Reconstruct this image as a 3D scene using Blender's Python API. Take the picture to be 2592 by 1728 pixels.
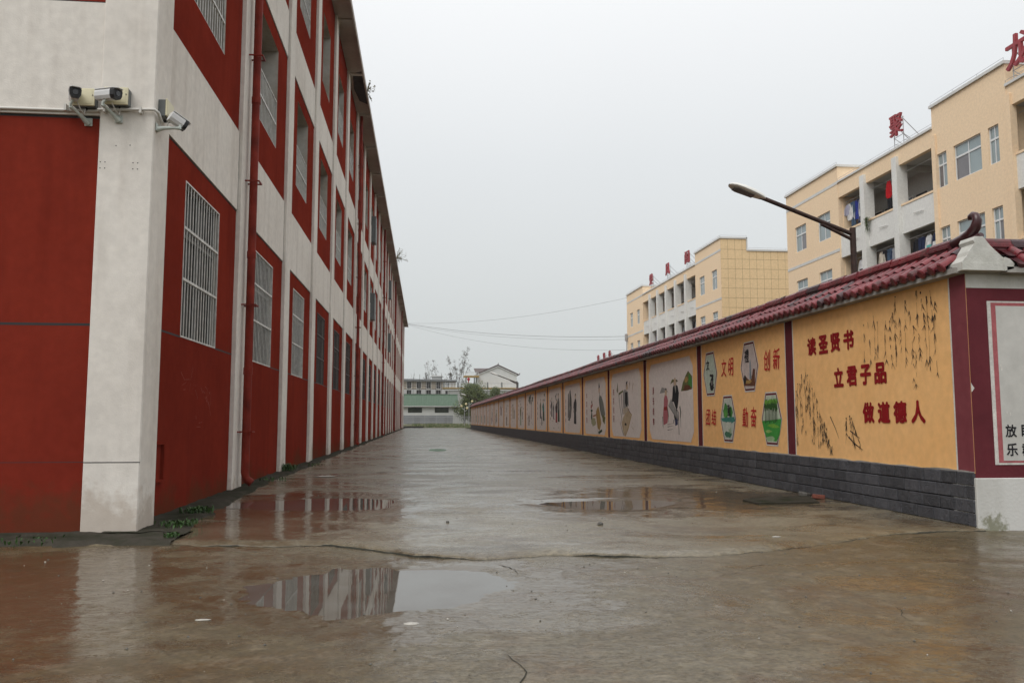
import bpy, bmesh, math, random
import numpy as np
from mathutils import Vector, Matrix

SC = bpy.context.scene
for o in list(bpy.data.objects):
    bpy.data.objects.remove(o, do_unlink=True)
COL = SC.collection
rad = math.radians

# ------------------------------------------------------------------ camera
cam_data = bpy.data.cameras.new("camera")
cam_data.sensor_width = 36.0
cam_data.lens = 2092.0 / 2592.0 * 36.0
cam_data.clip_start = 0.05
cam_data.clip_end = 5000
cam = bpy.data.objects.new("camera", cam_data)
cam.location = (0, 0, 1.2)
cam.rotation_euler = (rad(90 + 5.434), 0, rad(-6.003))
COL.objects.link(cam)
SC.camera = cam

# ------------------------------------------------------------------ sky and sun (overcast)
SUN_EL, SUN_AZ = 52.0, 226.0     # azimuth measured from +Y clockwise: behind the camera
world = bpy.data.worlds.new("World")
SC.world = world
world.use_nodes = True
nt = world.node_tree
bg = nt.nodes["Background"]
sky = nt.nodes.new("ShaderNodeTexSky")
sky.sky_type = 'NISHITA'
sky.sun_disc = False
sky.sun_elevation = rad(SUN_EL)
sky.sun_rotation = rad(SUN_AZ)
sky.air_density = 1.0
sky.dust_density = 6.0
hsv = nt.nodes.new("ShaderNodeHueSaturation")
hsv.inputs["Saturation"].default_value = 0.12
hsv.inputs["Value"].default_value = 0.10
nt.links.new(sky.outputs[0], hsv.inputs["Color"])
tc = nt.nodes.new("ShaderNodeTexCoord")
sep = nt.nodes.new("ShaderNodeSeparateXYZ")
nt.links.new(tc.outputs["Generated"], sep.inputs[0])
ramp = nt.nodes.new("ShaderNodeValToRGB")
nt.links.new(sep.outputs["Z"], ramp.inputs[0])
cr = ramp.color_ramp
cr.elements[0].position = 0.0
cr.elements[0].color = (0.500, 0.535, 0.540, 1)
cr.elements[1].position = 1.0
cr.elements[1].color = (1.0, 1.03, 1.06, 1)
for p, c in ((0.12, (0.565, 0.60, 0.612, 1)), (0.30, (0.67, 0.705, 0.735, 1)), (0.50, (0.84, 0.865, 0.895, 1))):
    e = cr.elements.new(p); e.color = c
mul = nt.nodes.new("ShaderNodeMixRGB"); mul.blend_type = 'MULTIPLY'; mul.inputs[0].default_value = 1
mul.inputs[2].default_value = (11.15, 11.0, 10.8, 1)
nt.links.new(ramp.outputs[0], mul.inputs[1])
# faint uneven cloud cover
ncl = nt.nodes.new("ShaderNodeTexNoise"); ncl.inputs["Scale"].default_value = 1.6; ncl.inputs["Detail"].default_value = 3
nt.links.new(tc.outputs["Generated"], ncl.inputs["Vector"])
mrc = nt.nodes.new("ShaderNodeMapRange"); mrc.inputs[3].default_value = 0.965; mrc.inputs[4].default_value = 1.035
nt.links.new(ncl.outputs[0], mrc.inputs[0])
mul2 = nt.nodes.new("ShaderNodeMixRGB"); mul2.blend_type = 'MULTIPLY'; mul2.inputs[0].default_value = 1
nt.links.new(mul.outputs[0], mul2.inputs[1]); nt.links.new(mrc.outputs[0], mul2.inputs[2])
add = nt.nodes.new("ShaderNodeMixRGB"); add.blend_type = 'ADD'; add.inputs[0].default_value = 1
nt.links.new(mul2.outputs[0], add.inputs[1]); nt.links.new(hsv.outputs[0], add.inputs[2])
nt.links.new(add.outputs[0], bg.inputs["Color"])
bg.inputs["Strength"].default_value = 0.1

sun_d = bpy.data.lights.new("sun", 'SUN')
sun_d.energy = 1.5
sun_d.angle = rad(40)
sun_d.color = (1.0, 0.97, 0.93)
sun = bpy.data.objects.new("sun", sun_d)
az, el = rad(SUN_AZ), rad(SUN_EL)
sdir = Vector((math.sin(az) * math.cos(el), math.cos(az) * math.cos(el), math.sin(el)))
sun.rotation_euler = sdir.to_track_quat('Z', 'Y').to_euler()
sun.location = (0, -20, 40)
COL.objects.link(sun)

vs = SC.view_settings
vs.view_transform = 'Standard'; vs.look = 'None'; vs.exposure = 0.0; vs.gamma = 1.0
vs.use_curve_mapping = False
SC.cycles.max_bounces = 6
SC.cycles.diffuse_bounces = 3
SC.cycles.glossy_bounces = 3
SC.cycles.transmission_bounces = 4
SC.cycles.transparent_max_bounces = 6
SC.cycles.volume_bounces = 1
SC.cycles.caustics_reflective = False
SC.cycles.caustics_refractive = False
SC.cycles.sample_clamp_indirect = 4
try:
    SC.cycles.use_denoising = True
    SC.cycles.denoiser = 'OPENIMAGEDENOISE'
except Exception:
    pass

# ------------------------------------------------------------------ helpers
RN = random.Random(11)

class MB:
    def __init__(s):
        s.v = []; s.f = []; s.m = []; s.sm = []
    def add(s, vs, fs, mi=0, smooth=False):
        b = len(s.v); s.v += [tuple(p) for p in vs]
        for f in fs:
            s.f.append([b + i for i in f]); s.m.append(mi); s.sm.append(smooth)
    def poly(s, pts, mi=0): s.add(pts, [list(range(len(pts)))], mi)
    def box(s, x0, x1, y0, y1, z0, z1, mi=0):
        s.add([(x0,y0,z0),(x1,y0,z0),(x1,y1,z0),(x0,y1,z0),(x0,y0,z1),(x1,y0,z1),(x1,y1,z1),(x0,y1,z1)],
              [(0,3,2,1),(4,5,6,7),(0,1,5,4),(1,2,6,5),(2,3,7,6),(3,0,4,7)], mi)
    def cbox(s, x0, x1, y0, y1, z0, z1, b=0.01, mi=0):
        X, Y, Z = (x0, x1), (y0, y1), (z0, z1)
        vs = []; idx = {}
        sg = (1, -1)
        for i in (0, 1):
            for j in (0, 1):
                for k in (0, 1):
                    for a in range(3):
                        p = [X[i] + (0 if a == 0 else sg[i] * b), Y[j] + (0 if a == 1 else sg[j] * b), Z[k] + (0 if a == 2 else sg[k] * b)]
                        idx[i, j, k, a] = len(vs); vs.append(p)
        fs = []
        for i in (0, 1):
            q = [idx[i, 0, 0, 0], idx[i, 1, 0, 0], idx[i, 1, 1, 0], idx[i, 0, 1, 0]]; fs.append(q if i else q[::-1])
            q = [idx[0, i, 0, 1], idx[1, i, 0, 1], idx[1, i, 1, 1], idx[0, i, 1, 1]]; fs.append(q[::-1] if i else q)
            q = [idx[0, 0, i, 2], idx[1, 0, i, 2], idx[1, 1, i, 2], idx[0, 1, i, 2]]; fs.append(q if i else q[::-1])
        for j in (0, 1):
            for k in (0, 1):
                q = [idx[0, j, k, 1], idx[1, j, k, 1], idx[1, j, k, 2], idx[0, j, k, 2]]; fs.append(q if (j == 0) == (k == 1) else q[::-1])
                q = [idx[j, 0, k, 0], idx[j, 1, k, 0], idx[j, 1, k, 2], idx[j, 0, k, 2]]; fs.append(q if (j == 1) == (k == 1) else q[::-1])
                q = [idx[j, k, 0, 0], idx[j, k, 1, 0], idx[j, k, 1, 1], idx[j, k, 0, 1]]; fs.append(q if (j == 0) == (k == 1) else q[::-1])
        for i in (0, 1):
            for j in (0, 1):
                for k in (0, 1):
                    t = [idx[i, j, k, 0], idx[i, j, k, 1], idx[i, j, k, 2]]
                    fs.append(t if (i + j + k) % 2 else t[::-1])
        s.add(vs, fs, mi)
    def tube(s, pts, r, n=8, mi=0, cap=True):
        pts = [Vector(p) for p in pts]; N = len(pts)
        rs = r if isinstance(r, (list, tuple)) else [r] * N
        vs = []
        ref = None
        for i, p in enumerate(pts):
            t = (pts[min(i + 1, N - 1)] - pts[max(i - 1, 0)]).normalized()
            if ref is None:
                ref = t.orthogonal().normalized()
            else:
                ref = (ref - t * ref.dot(t))
                ref = ref.normalized() if ref.length > 1e-6 else t.orthogonal().normalized()
            bq = t.cross(ref)
            for k in range(n):
                a = 2 * math.pi * k / n
                vs.append(p + (ref * math.cos(a) + bq * math.sin(a)) * rs[i])
        fs = []
        for i in range(N - 1):
            for k in range(n):
                fs.append((i * n + k, i * n + (k + 1) % n, (i + 1) * n + (k + 1) % n, (i + 1) * n + k))
        s.add(vs, fs, mi, True)
        if cap:
            s.add(vs[:n], [list(range(n))[::-1]], mi); s.add(vs[-n:], [list(range(n))], mi)
    def sphere(s, c, r, n=12, m=8, mi=0, sc=(1, 1, 1)):
        vs = []; fs = []
        for j in range(m + 1):
            th = math.pi * j / m
            for i in range(n):
                a = 2 * math.pi * i / n
                vs.append((c[0] + r * sc[0] * math.sin(th) * math.cos(a), c[1] + r * sc[1] * math.sin(th) * math.sin(a), c[2] + r * sc[2] * math.cos(th)))
        for j in range(m):
            for i in range(n):
                fs.append((j * n + i, (j + 1) * n + i, (j + 1) * n + (i + 1) % n, j * n + (i + 1) % n))
        s.add(vs, fs, mi, True)
    def prism(s, pts, vec, mi=0):
        n = len(pts); vec = Vector(vec)
        vs = [Vector(p) for p in pts] + [Vector(p) + vec for p in pts]
        s.add(vs, [list(range(n))[::-1], list(range(n, 2 * n))] + [(i, (i + 1) % n, n + (i + 1) % n, n + i) for i in range(n)], mi)
    def xform(s, M, start=0):
        for i in range(start, len(s.v)):
            s.v[i] = tuple(M @ Vector(s.v[i]))
    def mesh(s, name, mats, recalc=True):
        me = bpy.data.meshes.new(name)
        me.from_pydata(s.v, [], s.f)
        for m in mats: me.materials.append(m)
        me.polygons.foreach_set("material_index", s.m)
        me.polygons.foreach_set("use_smooth", s.sm)
        if recalc:
            bm = bmesh.new(); bm.from_mesh(me)
            bmesh.ops.recalc_face_normals(bm, faces=bm.faces)
            bm.to_mesh(me); bm.free()
        me.update()
        return me
    def build(s, name, mats, parent=None, recalc=True, loc=None):
        if not isinstance(mats, (list, tuple)): mats = [mats]
        return link(name, s.mesh(name, mats, recalc), parent, loc)

def link(name, data, parent=None, loc=None, rot=None, matrix=None):
    o = bpy.data.objects.new(name, data); COL.objects.link(o)
    if parent is not None: o.parent = parent
    if loc is not None: o.location = loc
    if rot is not None: o.rotation_euler = rot
    if matrix is not None: o.matrix_local = matrix
    return o

def tag(o, label=None, cat=None, group=None, kind=None):
    if label: o["label"] = label
    if cat: o["category"] = cat
    if group: o["group"] = group
    if kind: o["kind"] = kind
    return o

def thing(name, label, cat, loc=(0, 0, 0), rotz=0, group=None):
    o = bpy.data.objects.new(name, None); COL.objects.link(o)
    o.empty_display_size = 0.2
    o.location = loc; o.rotation_euler = (0, 0, rotz)
    return tag(o, label, cat, group)

def copy_tree(o, parent=None):
    c = o.copy(); COL.objects.link(c); c.parent = parent
    for ch in o.children: copy_tree(ch, c)
    return c

def holes(mb, P, u0, u1, v0, v1, hs, depth, w0=0.0, mi=0, mr=1):
    """flat wall u0..u1 x v0..v1 with rectangular openings and their reveals"""
    us = sorted(set([u0, u1] + [h[0] for h in hs] + [h[2] for h in hs]))
    vs_ = sorted(set([v0, v1] + [h[1] for h in hs] + [h[3] for h in hs]))
    us = [u for u in us if u0 <= u <= u1]; vs_ = [v for v in vs_ if v0 <= v <= v1]
    for a, b in zip(us, us[1:]):
        for c, d in zip(vs_, vs_[1:]):
            uc, vc = (a + b) / 2, (c + d) / 2
            if any(h[0] < uc < h[2] and h[1] < vc < h[3] for h in hs): continue
            mb.poly([P(a, c, w0), P(b, c, w0), P(b, d, w0), P(a, d, w0)], mi)
    for (a, c, b, d) in hs:
        for q in (((a, c), (b, c)), ((b, c), (b, d)), ((b, d), (a, d)), ((a, d), (a, c))):
            (p, r), (p2, r2) = q
            mb.poly([P(p, r, w0), P(p2, r2, w0), P(p2, r2, w0 + depth), P(p, r, w0 + depth)], mr)

# numpy value noise
_tab = np.random.RandomState(5).rand(256, 256)
def vnoise(x, y):
    xi = np.floor(x).astype(int); yi = np.floor(y).astype(int)
    fx = x - xi; fy = y - yi
    fx = fx * fx * (3 - 2 * fx); fy = fy * fy * (3 - 2 * fy)
    a = _tab[xi % 256, yi % 256]; b = _tab[(xi + 1) % 256, yi % 256]
    c = _tab[xi % 256, (yi + 1) % 256]; d = _tab[(xi + 1) % 256, (yi + 1) % 256]
    return (a * (1 - fx) + b * fx) * (1 - fy) + (c * (1 - fx) + d * fx) * fy - 0.5
def fbm(x, y, oct=4):
    x = np.asarray(x, float); y = np.asarray(y, float)
    s = 0; a = 1.0
    for i in range(oct):
        s = s + a * vnoise(x * 2 ** i + 17.3 * i, y * 2 ** i + 5.1 * i); a *= 0.5
    return s

def grid_mesh(name, Xg, Yg, Zg, mats, smooth=True):
    r, c = Xg.shape
    v = np.stack([Xg.ravel(), Yg.ravel(), Zg.ravel()], 1).astype(np.float32)
    i = np.arange(r * c).reshape(r, c)
    q = np.stack([i[:-1, :-1].ravel(), i[:-1, 1:].ravel(), i[1:, 1:].ravel(), i[1:, :-1].ravel()], 1).astype(np.int32)
    me = bpy.data.meshes.new(name)
    me.vertices.add(len(v)); me.vertices.foreach_set("co", v.ravel())
    me.loops.add(q.size); me.loops.foreach_set("vertex_index", q.ravel())
    me.polygons.add(len(q))
    me.polygons.foreach_set("loop_start", np.arange(0, q.size, 4, dtype=np.int32))
    me.polygons.foreach_set("use_smooth", np.full(len(q), smooth))
    for m in mats: me.materials.append(m)
    me.update(calc_edges=True)
    return me

# ------------------------------------------------------------------ materials
class NT:
    def __init__(s, name):
        s.m = bpy.data.materials.new(name); s.m.use_nodes = True
        s.t = s.m.node_tree; s.b = s.t.nodes["Principled BSDF"]
        s.pos = None
    def n(s, kind, **kw):
        x = s.t.nodes.new(kind)
        for k, v in kw.items():
            if k in x.inputs.keys(): x.inputs[k].default_value = v
            else: setattr(x, k, v)
        return x
    def l(s, a, b): s.t.links.new(a, b)
    def P(s, scale=None):
        if s.pos is None: s.pos = s.n("ShaderNodeNewGeometry").outputs["Position"]
        if scale is None: return s.pos
        mp = s.n("ShaderNodeMapping"); mp.inputs["Scale"].default_value = scale
        s.l(s.pos, mp.inputs["Vector"]); return mp.outputs[0]
    def noise(s, scale, detail=4, rough=0.55, vec=None, dist=0.0):
        x = s.n("ShaderNodeTexNoise"); x.inputs["Scale"].default_value = scale
        x.inputs["Detail"].default_value = detail; x.inputs["Roughness"].default_value = rough
        x.inputs["Distortion"].default_value = dist
        s.l(vec if vec is not None else s.P(), x.inputs["Vector"]); return x.outputs[0]
    def rng(s, val, a, b, c=0.0, d=1.0):
        x = s.n("ShaderNodeMapRange"); x.inputs[1].default_value = a; x.inputs[2].default_value = b
        x.inputs[3].default_value = c; x.inputs[4].default_value = d
        s.l(val, x.inputs[0]); return x.outputs[0]
    def math(s, op, a, b):
        x = s.n("ShaderNodeMath"); x.operation = op
        for i, q in enumerate((a, b)):
            if isinstance(q, (int, float)): x.inputs[i].default_value = q
            else: s.l(q, x.inputs[i])
        return x.outputs[0]
    def mix(s, f, a, b, mode='MIX'):
        x = s.n("ShaderNodeMixRGB"); x.blend_type = mode
        for i, q in enumerate((f, a, b)):
            if isinstance(q, (int, float)): x.inputs[i].default_value = q
            elif isinstance(q, tuple): x.inputs[i].default_value = q if len(q) == 4 else q + (1,)
            else: s.l(q, x.inputs[i])
        return x.outputs[0]
    def set(s, k, v):
        if isinstance(v, (int, float)): s.b.inputs[k].default_value = v
        elif isinstance(v, tuple): s.b.inputs[k].default_value = v if len(v) == 4 else v + (1,)
        else: s.l(v, s.b.inputs[k])
    def bump(s, h, strength=0.2, dist=0.01, normal=None):
        x = s.n("ShaderNodeBump"); x.inputs["Strength"].default_value = strength; x.inputs["Distance"].default_value = dist
        s.l(h, x.inputs["Height"])
        if normal is not None: s.l(normal, x.inputs["Normal"])
        s.l(x.outputs[0], s.b.inputs["Normal"]); return x.outputs[0]

def plaster(name, col, dirt, amt=0.35, streak=0.25, rough=0.85, bump=0.25, bscale=55, big=0.5, fine=True, spec=0.0, splash=None):
    k = NT(name)
    n1 = k.rng(k.noise(big, 6, 0.6), 0.42, 0.72)
    n2 = k.rng(k.noise(3.2, 5, 0.6, k.P((1, 1, 0.12))), 0.50, 0.78)
    n3 = k.rng(k.noise(9, 3), 0.35, 0.7, 0.94, 1.05)
    c = k.mix(k.math('MULTIPLY', n1, amt), col, dirt)
    c = k.mix(k.math('MULTIPLY', n2, streak), c, dirt)
    c = k.mix(1.0, c, n3, 'MULTIPLY')
    if splash:       # mud thrown up by rain: ragged, patchy, dies out above knee height
        sz = k.n("ShaderNodeSeparateXYZ"); k.l(k.P(), sz.inputs[0])
        lim = k.math('MULTIPLY', k.rng(k.noise(0.7, 4), 0.35, 0.7, 0.05, 0.75), 1.0)
        mk = k.rng(k.math('SUBTRACT', k.math('ADD', sz.outputs[2], k.rng(k.noise(7, 5, 0.7), 0.3, 0.7, -0.18, 0.18)), lim), -0.25, 0.05, 0.6, 0.0)
        c = k.mix(mk, c, splash)
    k.set("Base Color", c); k.set("Roughness", rough); k.set("Specular IOR Level", spec)
    h = k.math('ADD', k.math('MULTIPLY', k.noise(bscale, 3, 0.6), 1.0), k.math('MULTIPLY', k.noise(4, 3), 1.6))
    k.bump(h, bump, 0.012)
    return k.m

def simple(name, col, rough=0.6, var=0.12, nscale=4.0, metal=0.0, spec=0.4, bump=0.0, bscale=40):
    k = NT(name)
    f = k.rng(k.noise(nscale, 4), 0.3, 0.7, 1 - var, 1 + var)
    k.set("Base Color", k.mix(1.0, col, f, 'MULTIPLY'))
    k.set("Roughness", rough); k.set("Metallic", metal); k.set("Specular IOR Level", spec)
    if bump: k.bump(k.noise(bscale, 3), bump, 0.01)
    return k.m

def paint(name, col, rough=0.75):
    """brushed wall paint: thin, a little uneven"""
    k = NT(name)
    f = k.rng(k.noise(7, 5, 0.7, k.P((1, 1, 0.6))), 0.3, 0.75, 0.78, 1.18)
    g = k.rng(k.noise(40, 2), 0.3, 0.7, 0.9, 1.1)
    k.set("Base Color", k.mix(1.0, k.mix(1.0, col, f, 'MULTIPLY'), g, 'MULTIPLY'))
    k.set("Roughness", rough); k.set("Specular IOR Level", 0.2)
    return k.m

M = {}
M['red'] = plaster('red_render', (0.215, 0.0300, 0.0180), (0.125, 0.0170, 0.0115), 0.6, 0.55, 0.85, 0.25, 70, splash=(0.095, 0.042, 0.022))
M['white'] = plaster('white_render', (0.75, 0.71, 0.655), (0.50, 0.45, 0.40), 0.38, 0.5, 0.85, 0.22, 60, splash=(0.42, 0.34, 0.27))
M['reveal'] = plaster('reveal_render', (0.52, 0.50, 0.46), (0.30, 0.24, 0.17), 0.7, 0.6, 0.85, 0.2, 40, 1.2)
M['soffit'] = plaster('eave_concrete', (0.50, 0.46, 0.42), (0.30, 0.27, 0.24), 0.8, 0.2, 0.9, 0.2, 30, 0.35)
M['joint'] = simple('dark_joint', (0.03, 0.03, 0.032), 0.8)
M['glass'] = simple('window_glass', (0.03, 0.035, 0.036), 0.08, 0.3, 0.8, spec=0.6)
M['glass_dusty'] = simple('dusty_glass', (0.026, 0.023, 0.020), 0.45, 0.9, 1.4, spec=0.12)
M['glass_pale'] = simple('pale_glass', (0.27, 0.33, 0.345), 0.06, 0.10, 1.5, spec=0.6)
M['glass_dim'] = simple('curtained_glass', (0.16, 0.155, 0.165), 0.08, 0.15, 1.5, spec=0.6)
M['steel'] = simple('stainless_bars', (0.56, 0.55, 0.52), 0.45, 0.25, 9, metal=0.1)
M['dark_bar'] = simple('dark_grille', (0.055, 0.04, 0.037), 0.6, 0.3, 6)
M['frame_grey'] = simple('grey_window_frame', (0.20, 0.20, 0.19), 0.5, 0.1)
M['red_pipe'] = simple('red_painted_pipe', (0.185, 0.024, 0.015), 0.55, 0.35, 3.0, spec=0.1)
M['white_pipe'] = simple('white_plastic', (0.62, 0.60, 0.56), 0.45, 0.08)
M['pale_green'] = simple('pale_painted_metal', (0.50, 0.54, 0.50), 0.45, 0.06)
M['cam_white'] = simple('camera_white', (0.68, 0.68, 0.68), 0.35, 0.04)
M['black'] = simple('black_plastic', (0.012, 0.012, 0.013), 0.35, 0.1)
M['lens'] = simple('lens_glass', (0.02, 0.02, 0.025), 0.05, 0.05, spec=0.8)
M['box_cream'] = simple('cream_box_lid', (0.66, 0.61, 0.42), 0.45, 0.05)
M['box_grey'] = simple('grey_box', (0.14, 0.15, 0.15), 0.5, 0.08)
M['orange'] = plaster('orange_wall_paint', (0.86, 0.51, 0.225), (0.78, 0.41, 0.14), 0.4, 0.12, 0.75, 0.07, 60, 0.8)
M['maroon'] = plaster('maroon_paint', (0.135, 0.032, 0.040), (0.085, 0.022, 0.028), 0.6, 0.2, 0.7, 0.2, 50, 1.2)
M['maroon2'] = plaster('faded_maroon_paint', (0.21, 0.058, 0.068), (0.15, 0.035, 0.045), 0.5, 0.2, 0.7, 0.2, 50, 1.2)
M['pink'] = paint('pink_border_paint', (0.40, 0.115, 0.125))
M['white_line'] = paint('white_line_paint', (0.62, 0.60, 0.56))
M['board'] = plaster('board_white', (0.56, 0.55, 0.52), (0.43, 0.42, 0.39), 0.5, 0.25, 0.8, 0.10, 50, 0.8)
M['mural'] = plaster('mural_ground', (0.70, 0.635, 0.60), (0.62, 0.55, 0.515), 0.5, 0.1, 0.8, 0.12, 50, 0.7)
M['gable'] = plaster('gable_white', (0.60, 0.595, 0.56), (0.36, 0.36, 0.30), 0.55, 0.4, 0.85, 0.4, 40, 2.5)
M['letter_red'] = paint('painted_red_letter', (0.255, 0.006, 0.009))
M['letter_bright'] = paint('painted_bright_red', (0.50, 0.018, 0.02))
M['ink'] = paint('black_ink', (0.012, 0.012, 0.016))
M['concrete_edge'] = plaster('coping_concrete', (0.36, 0.345, 0.32), (0.17, 0.16, 0.14), 0.7, 0.4, 0.9, 0.3, 40, 1.5)
M['cream'] = plaster('cream_render', (0.86, 0.67, 0.465), (0.77, 0.57, 0.375), 0.4, 0.12, 0.85, 0.1, 30, 0.15)
M['cream2'] = plaster('cream_panel', (0.77, 0.575, 0.34), (0.69, 0.50, 0.285), 0.4, 0.1, 0.8, 0.05, 30, 0.4)
M['pale'] = plaster('pale_balcony_render', (0.74, 0.74, 0.71), (0.58, 0.57, 0.54), 0.4, 0.25, 0.85, 0.1, 30, 0.3)
M['coping'] = plaster('grey_coping', (0.66, 0.66, 0.64), (0.48, 0.47, 0.45), 0.4, 0.2, 0.85, 0.1, 30, 0.5)
M['pvc'] = simple('white_pvc', (0.70, 0.71, 0.71), 0.4, 0.04)
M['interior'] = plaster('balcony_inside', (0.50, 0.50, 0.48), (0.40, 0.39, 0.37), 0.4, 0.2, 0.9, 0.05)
M['door_dark'] = simple('dark_door', (0.05, 0.045, 0.045), 0.5, 0.15)
M['metal_grey'] = simple('grey_steel', (0.40, 0.40, 0.41), 0.45, 0.1, metal=0.4)
M['sign_red'] = simple('sign_letter_red', (0.31, 0.035, 0.045), 0.5, 0.12, 2.0)
M['rust'] = simple('rusty_pole', (0.045, 0.024, 0.019), 0.6, 0.5, 8.0, spec=0.3, bump=0.2, bscale=60)
M['lamp_shell'] = simple('lamp_shell', (0.74, 0.73, 0.69), 0.4, 0.1)
M['lamp_glass'] = simple('lamp_glass', (0.06, 0.05, 0.045), 0.15, 0.2, spec=0.6)
M['green_leaf'] = simple('weed_leaf', (0.030, 0.070, 0.014), 0.6, 0.5, 12)
M['stone_grey'] = simple('grit_stone', (0.10, 0.095, 0.085), 0.6, 0.4, 25)
M['litter'] = simple('pale_litter', (0.42, 0.40, 0.36), 0.6, 0.15, 30)
M['brick_bit'] = simple('red_brick_bit', (0.19, 0.06, 0.04), 0.7, 0.3, 25)

def glazed(name):
    k = NT(name)
    oi = k.n("ShaderNodeObjectInfo")
    rp = k.n("ShaderNodeValToRGB"); cr = rp.color_ramp
    cr.elements[0].position = 0.0; cr.elements[0].color = (0.135, 0.020, 0.026, 1)
    cr.elements[1].position = 1.0; cr.elements[1].color = (0.24, 0.052, 0.060, 1)
    for p, c in ((0.45, (0.190, 0.030, 0.037, 1)), (0.74, (0.22, 0.040, 0.047, 1)), (0.79, (0.050, 0.024, 0.030, 1)), (0.93, (0.085, 0.044, 0.048, 1)), (0.96, (0.17, 0.03, 0.035, 1))):
        e = cr.elements.new(p); e.color = c
    # tiles joined into one mesh get their own shade from where they stand along the wall
    wn = k.n("ShaderNodeTexWhiteNoise"); wn.noise_dimensions = '2D'
    sx = k.n("ShaderNodeVectorMath"); sx.operation = 'SNAP'; sx.inputs[1].default_value = (50, 0.2, 0.18)
    k.l(k.P(), sx.inputs[0])
    sp = k.n("ShaderNodeSeparateXYZ"); k.l(sx.outputs[0], sp.inputs[0])
    cb = k.n("ShaderNodeCombineXYZ"); k.l(sp.outputs[1], cb.inputs[0]); k.l(sp.outputs[2], cb.inputs[1]); k.l(cb.outputs[0], wn.inputs["Vector"])
    at = k.n("ShaderNodeAttribute"); at.attribute_name = "joined"
    r = k.mix(at.outputs["Fac"], oi.outputs["Random"], wn.outputs["Value"])
    k.l(r, rp.inputs[0])
    dirt = k.rng(k.noise(5, 6, 0.65), 0.52, 0.70, 0, 0.8)
    c = k.mix(dirt, rp.outputs[0], (0.055, 0.05, 0.045))
    c = k.mix(1.0, c, k.rng(k.noise(22, 3), 0.3, 0.7, 0.8, 1.2), 'MULTIPLY')
    k.set("Base Color", c)
    k.set("Roughness", k.math('ADD', k.math('MULTIPLY', dirt, 0.35), k.rng(k.noise(14, 4), 0.3, 0.7, 0.20, 0.46)))
    k.set("Specular IOR Level", 0.5)
    k.bump(k.noise(30, 3), 0.12, 0.01)
    return k.m
M['glazed'] = glazed('glazed_maroon_tile')
M['pan'] = simple('glazed_pan_tile', (0.062, 0.016, 0.019), 0.35, 0.5, 9, spec=0.4)
M['mortar'] = simple('tile_bed_mortar', (0.10, 0.095, 0.09), 0.85, 0.3, 12)

def stone_brick():
    k = NT('dark_stone_brick')
    oi = k.n("ShaderNodeObjectInfo")
    v = k.rng(oi.outputs["Random"], 0, 1, 0.76, 1.24)
    c = k.mix(k.rng(k.noise(7, 5, 0.6), 0.35, 0.7), (0.052, 0.053, 0.061), (0.085, 0.085, 0.094))
    c = k.mix(1.0, c, v, 'MULTIPLY')
    c = k.mix(k.rng(k.noise(3.0, 6, 0.7), 0.63, 0.75, 0, 0.5), c, (0.12, 0.115, 0.105))
    k.set("Base Color", c); k.set("Roughness", 0.6); k.set("Specular IOR Level", 0.35)
    wv = k.noise(9, 6, 0.6, None, 2.5)
    h = k.math('ADD', k.math('MULTIPLY', k.rng(wv, 0.46, 0.56), 1.0), k.math('MULTIPLY', k.noise(40, 3), 0.3))
    k.bump(h, 0.7, 0.012)
    return k.m
M['stone_brick'] = stone_brick()
M['brick_joint'] = simple('brick_joint', (0.10, 0.096, 0.092), 0.9)

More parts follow.
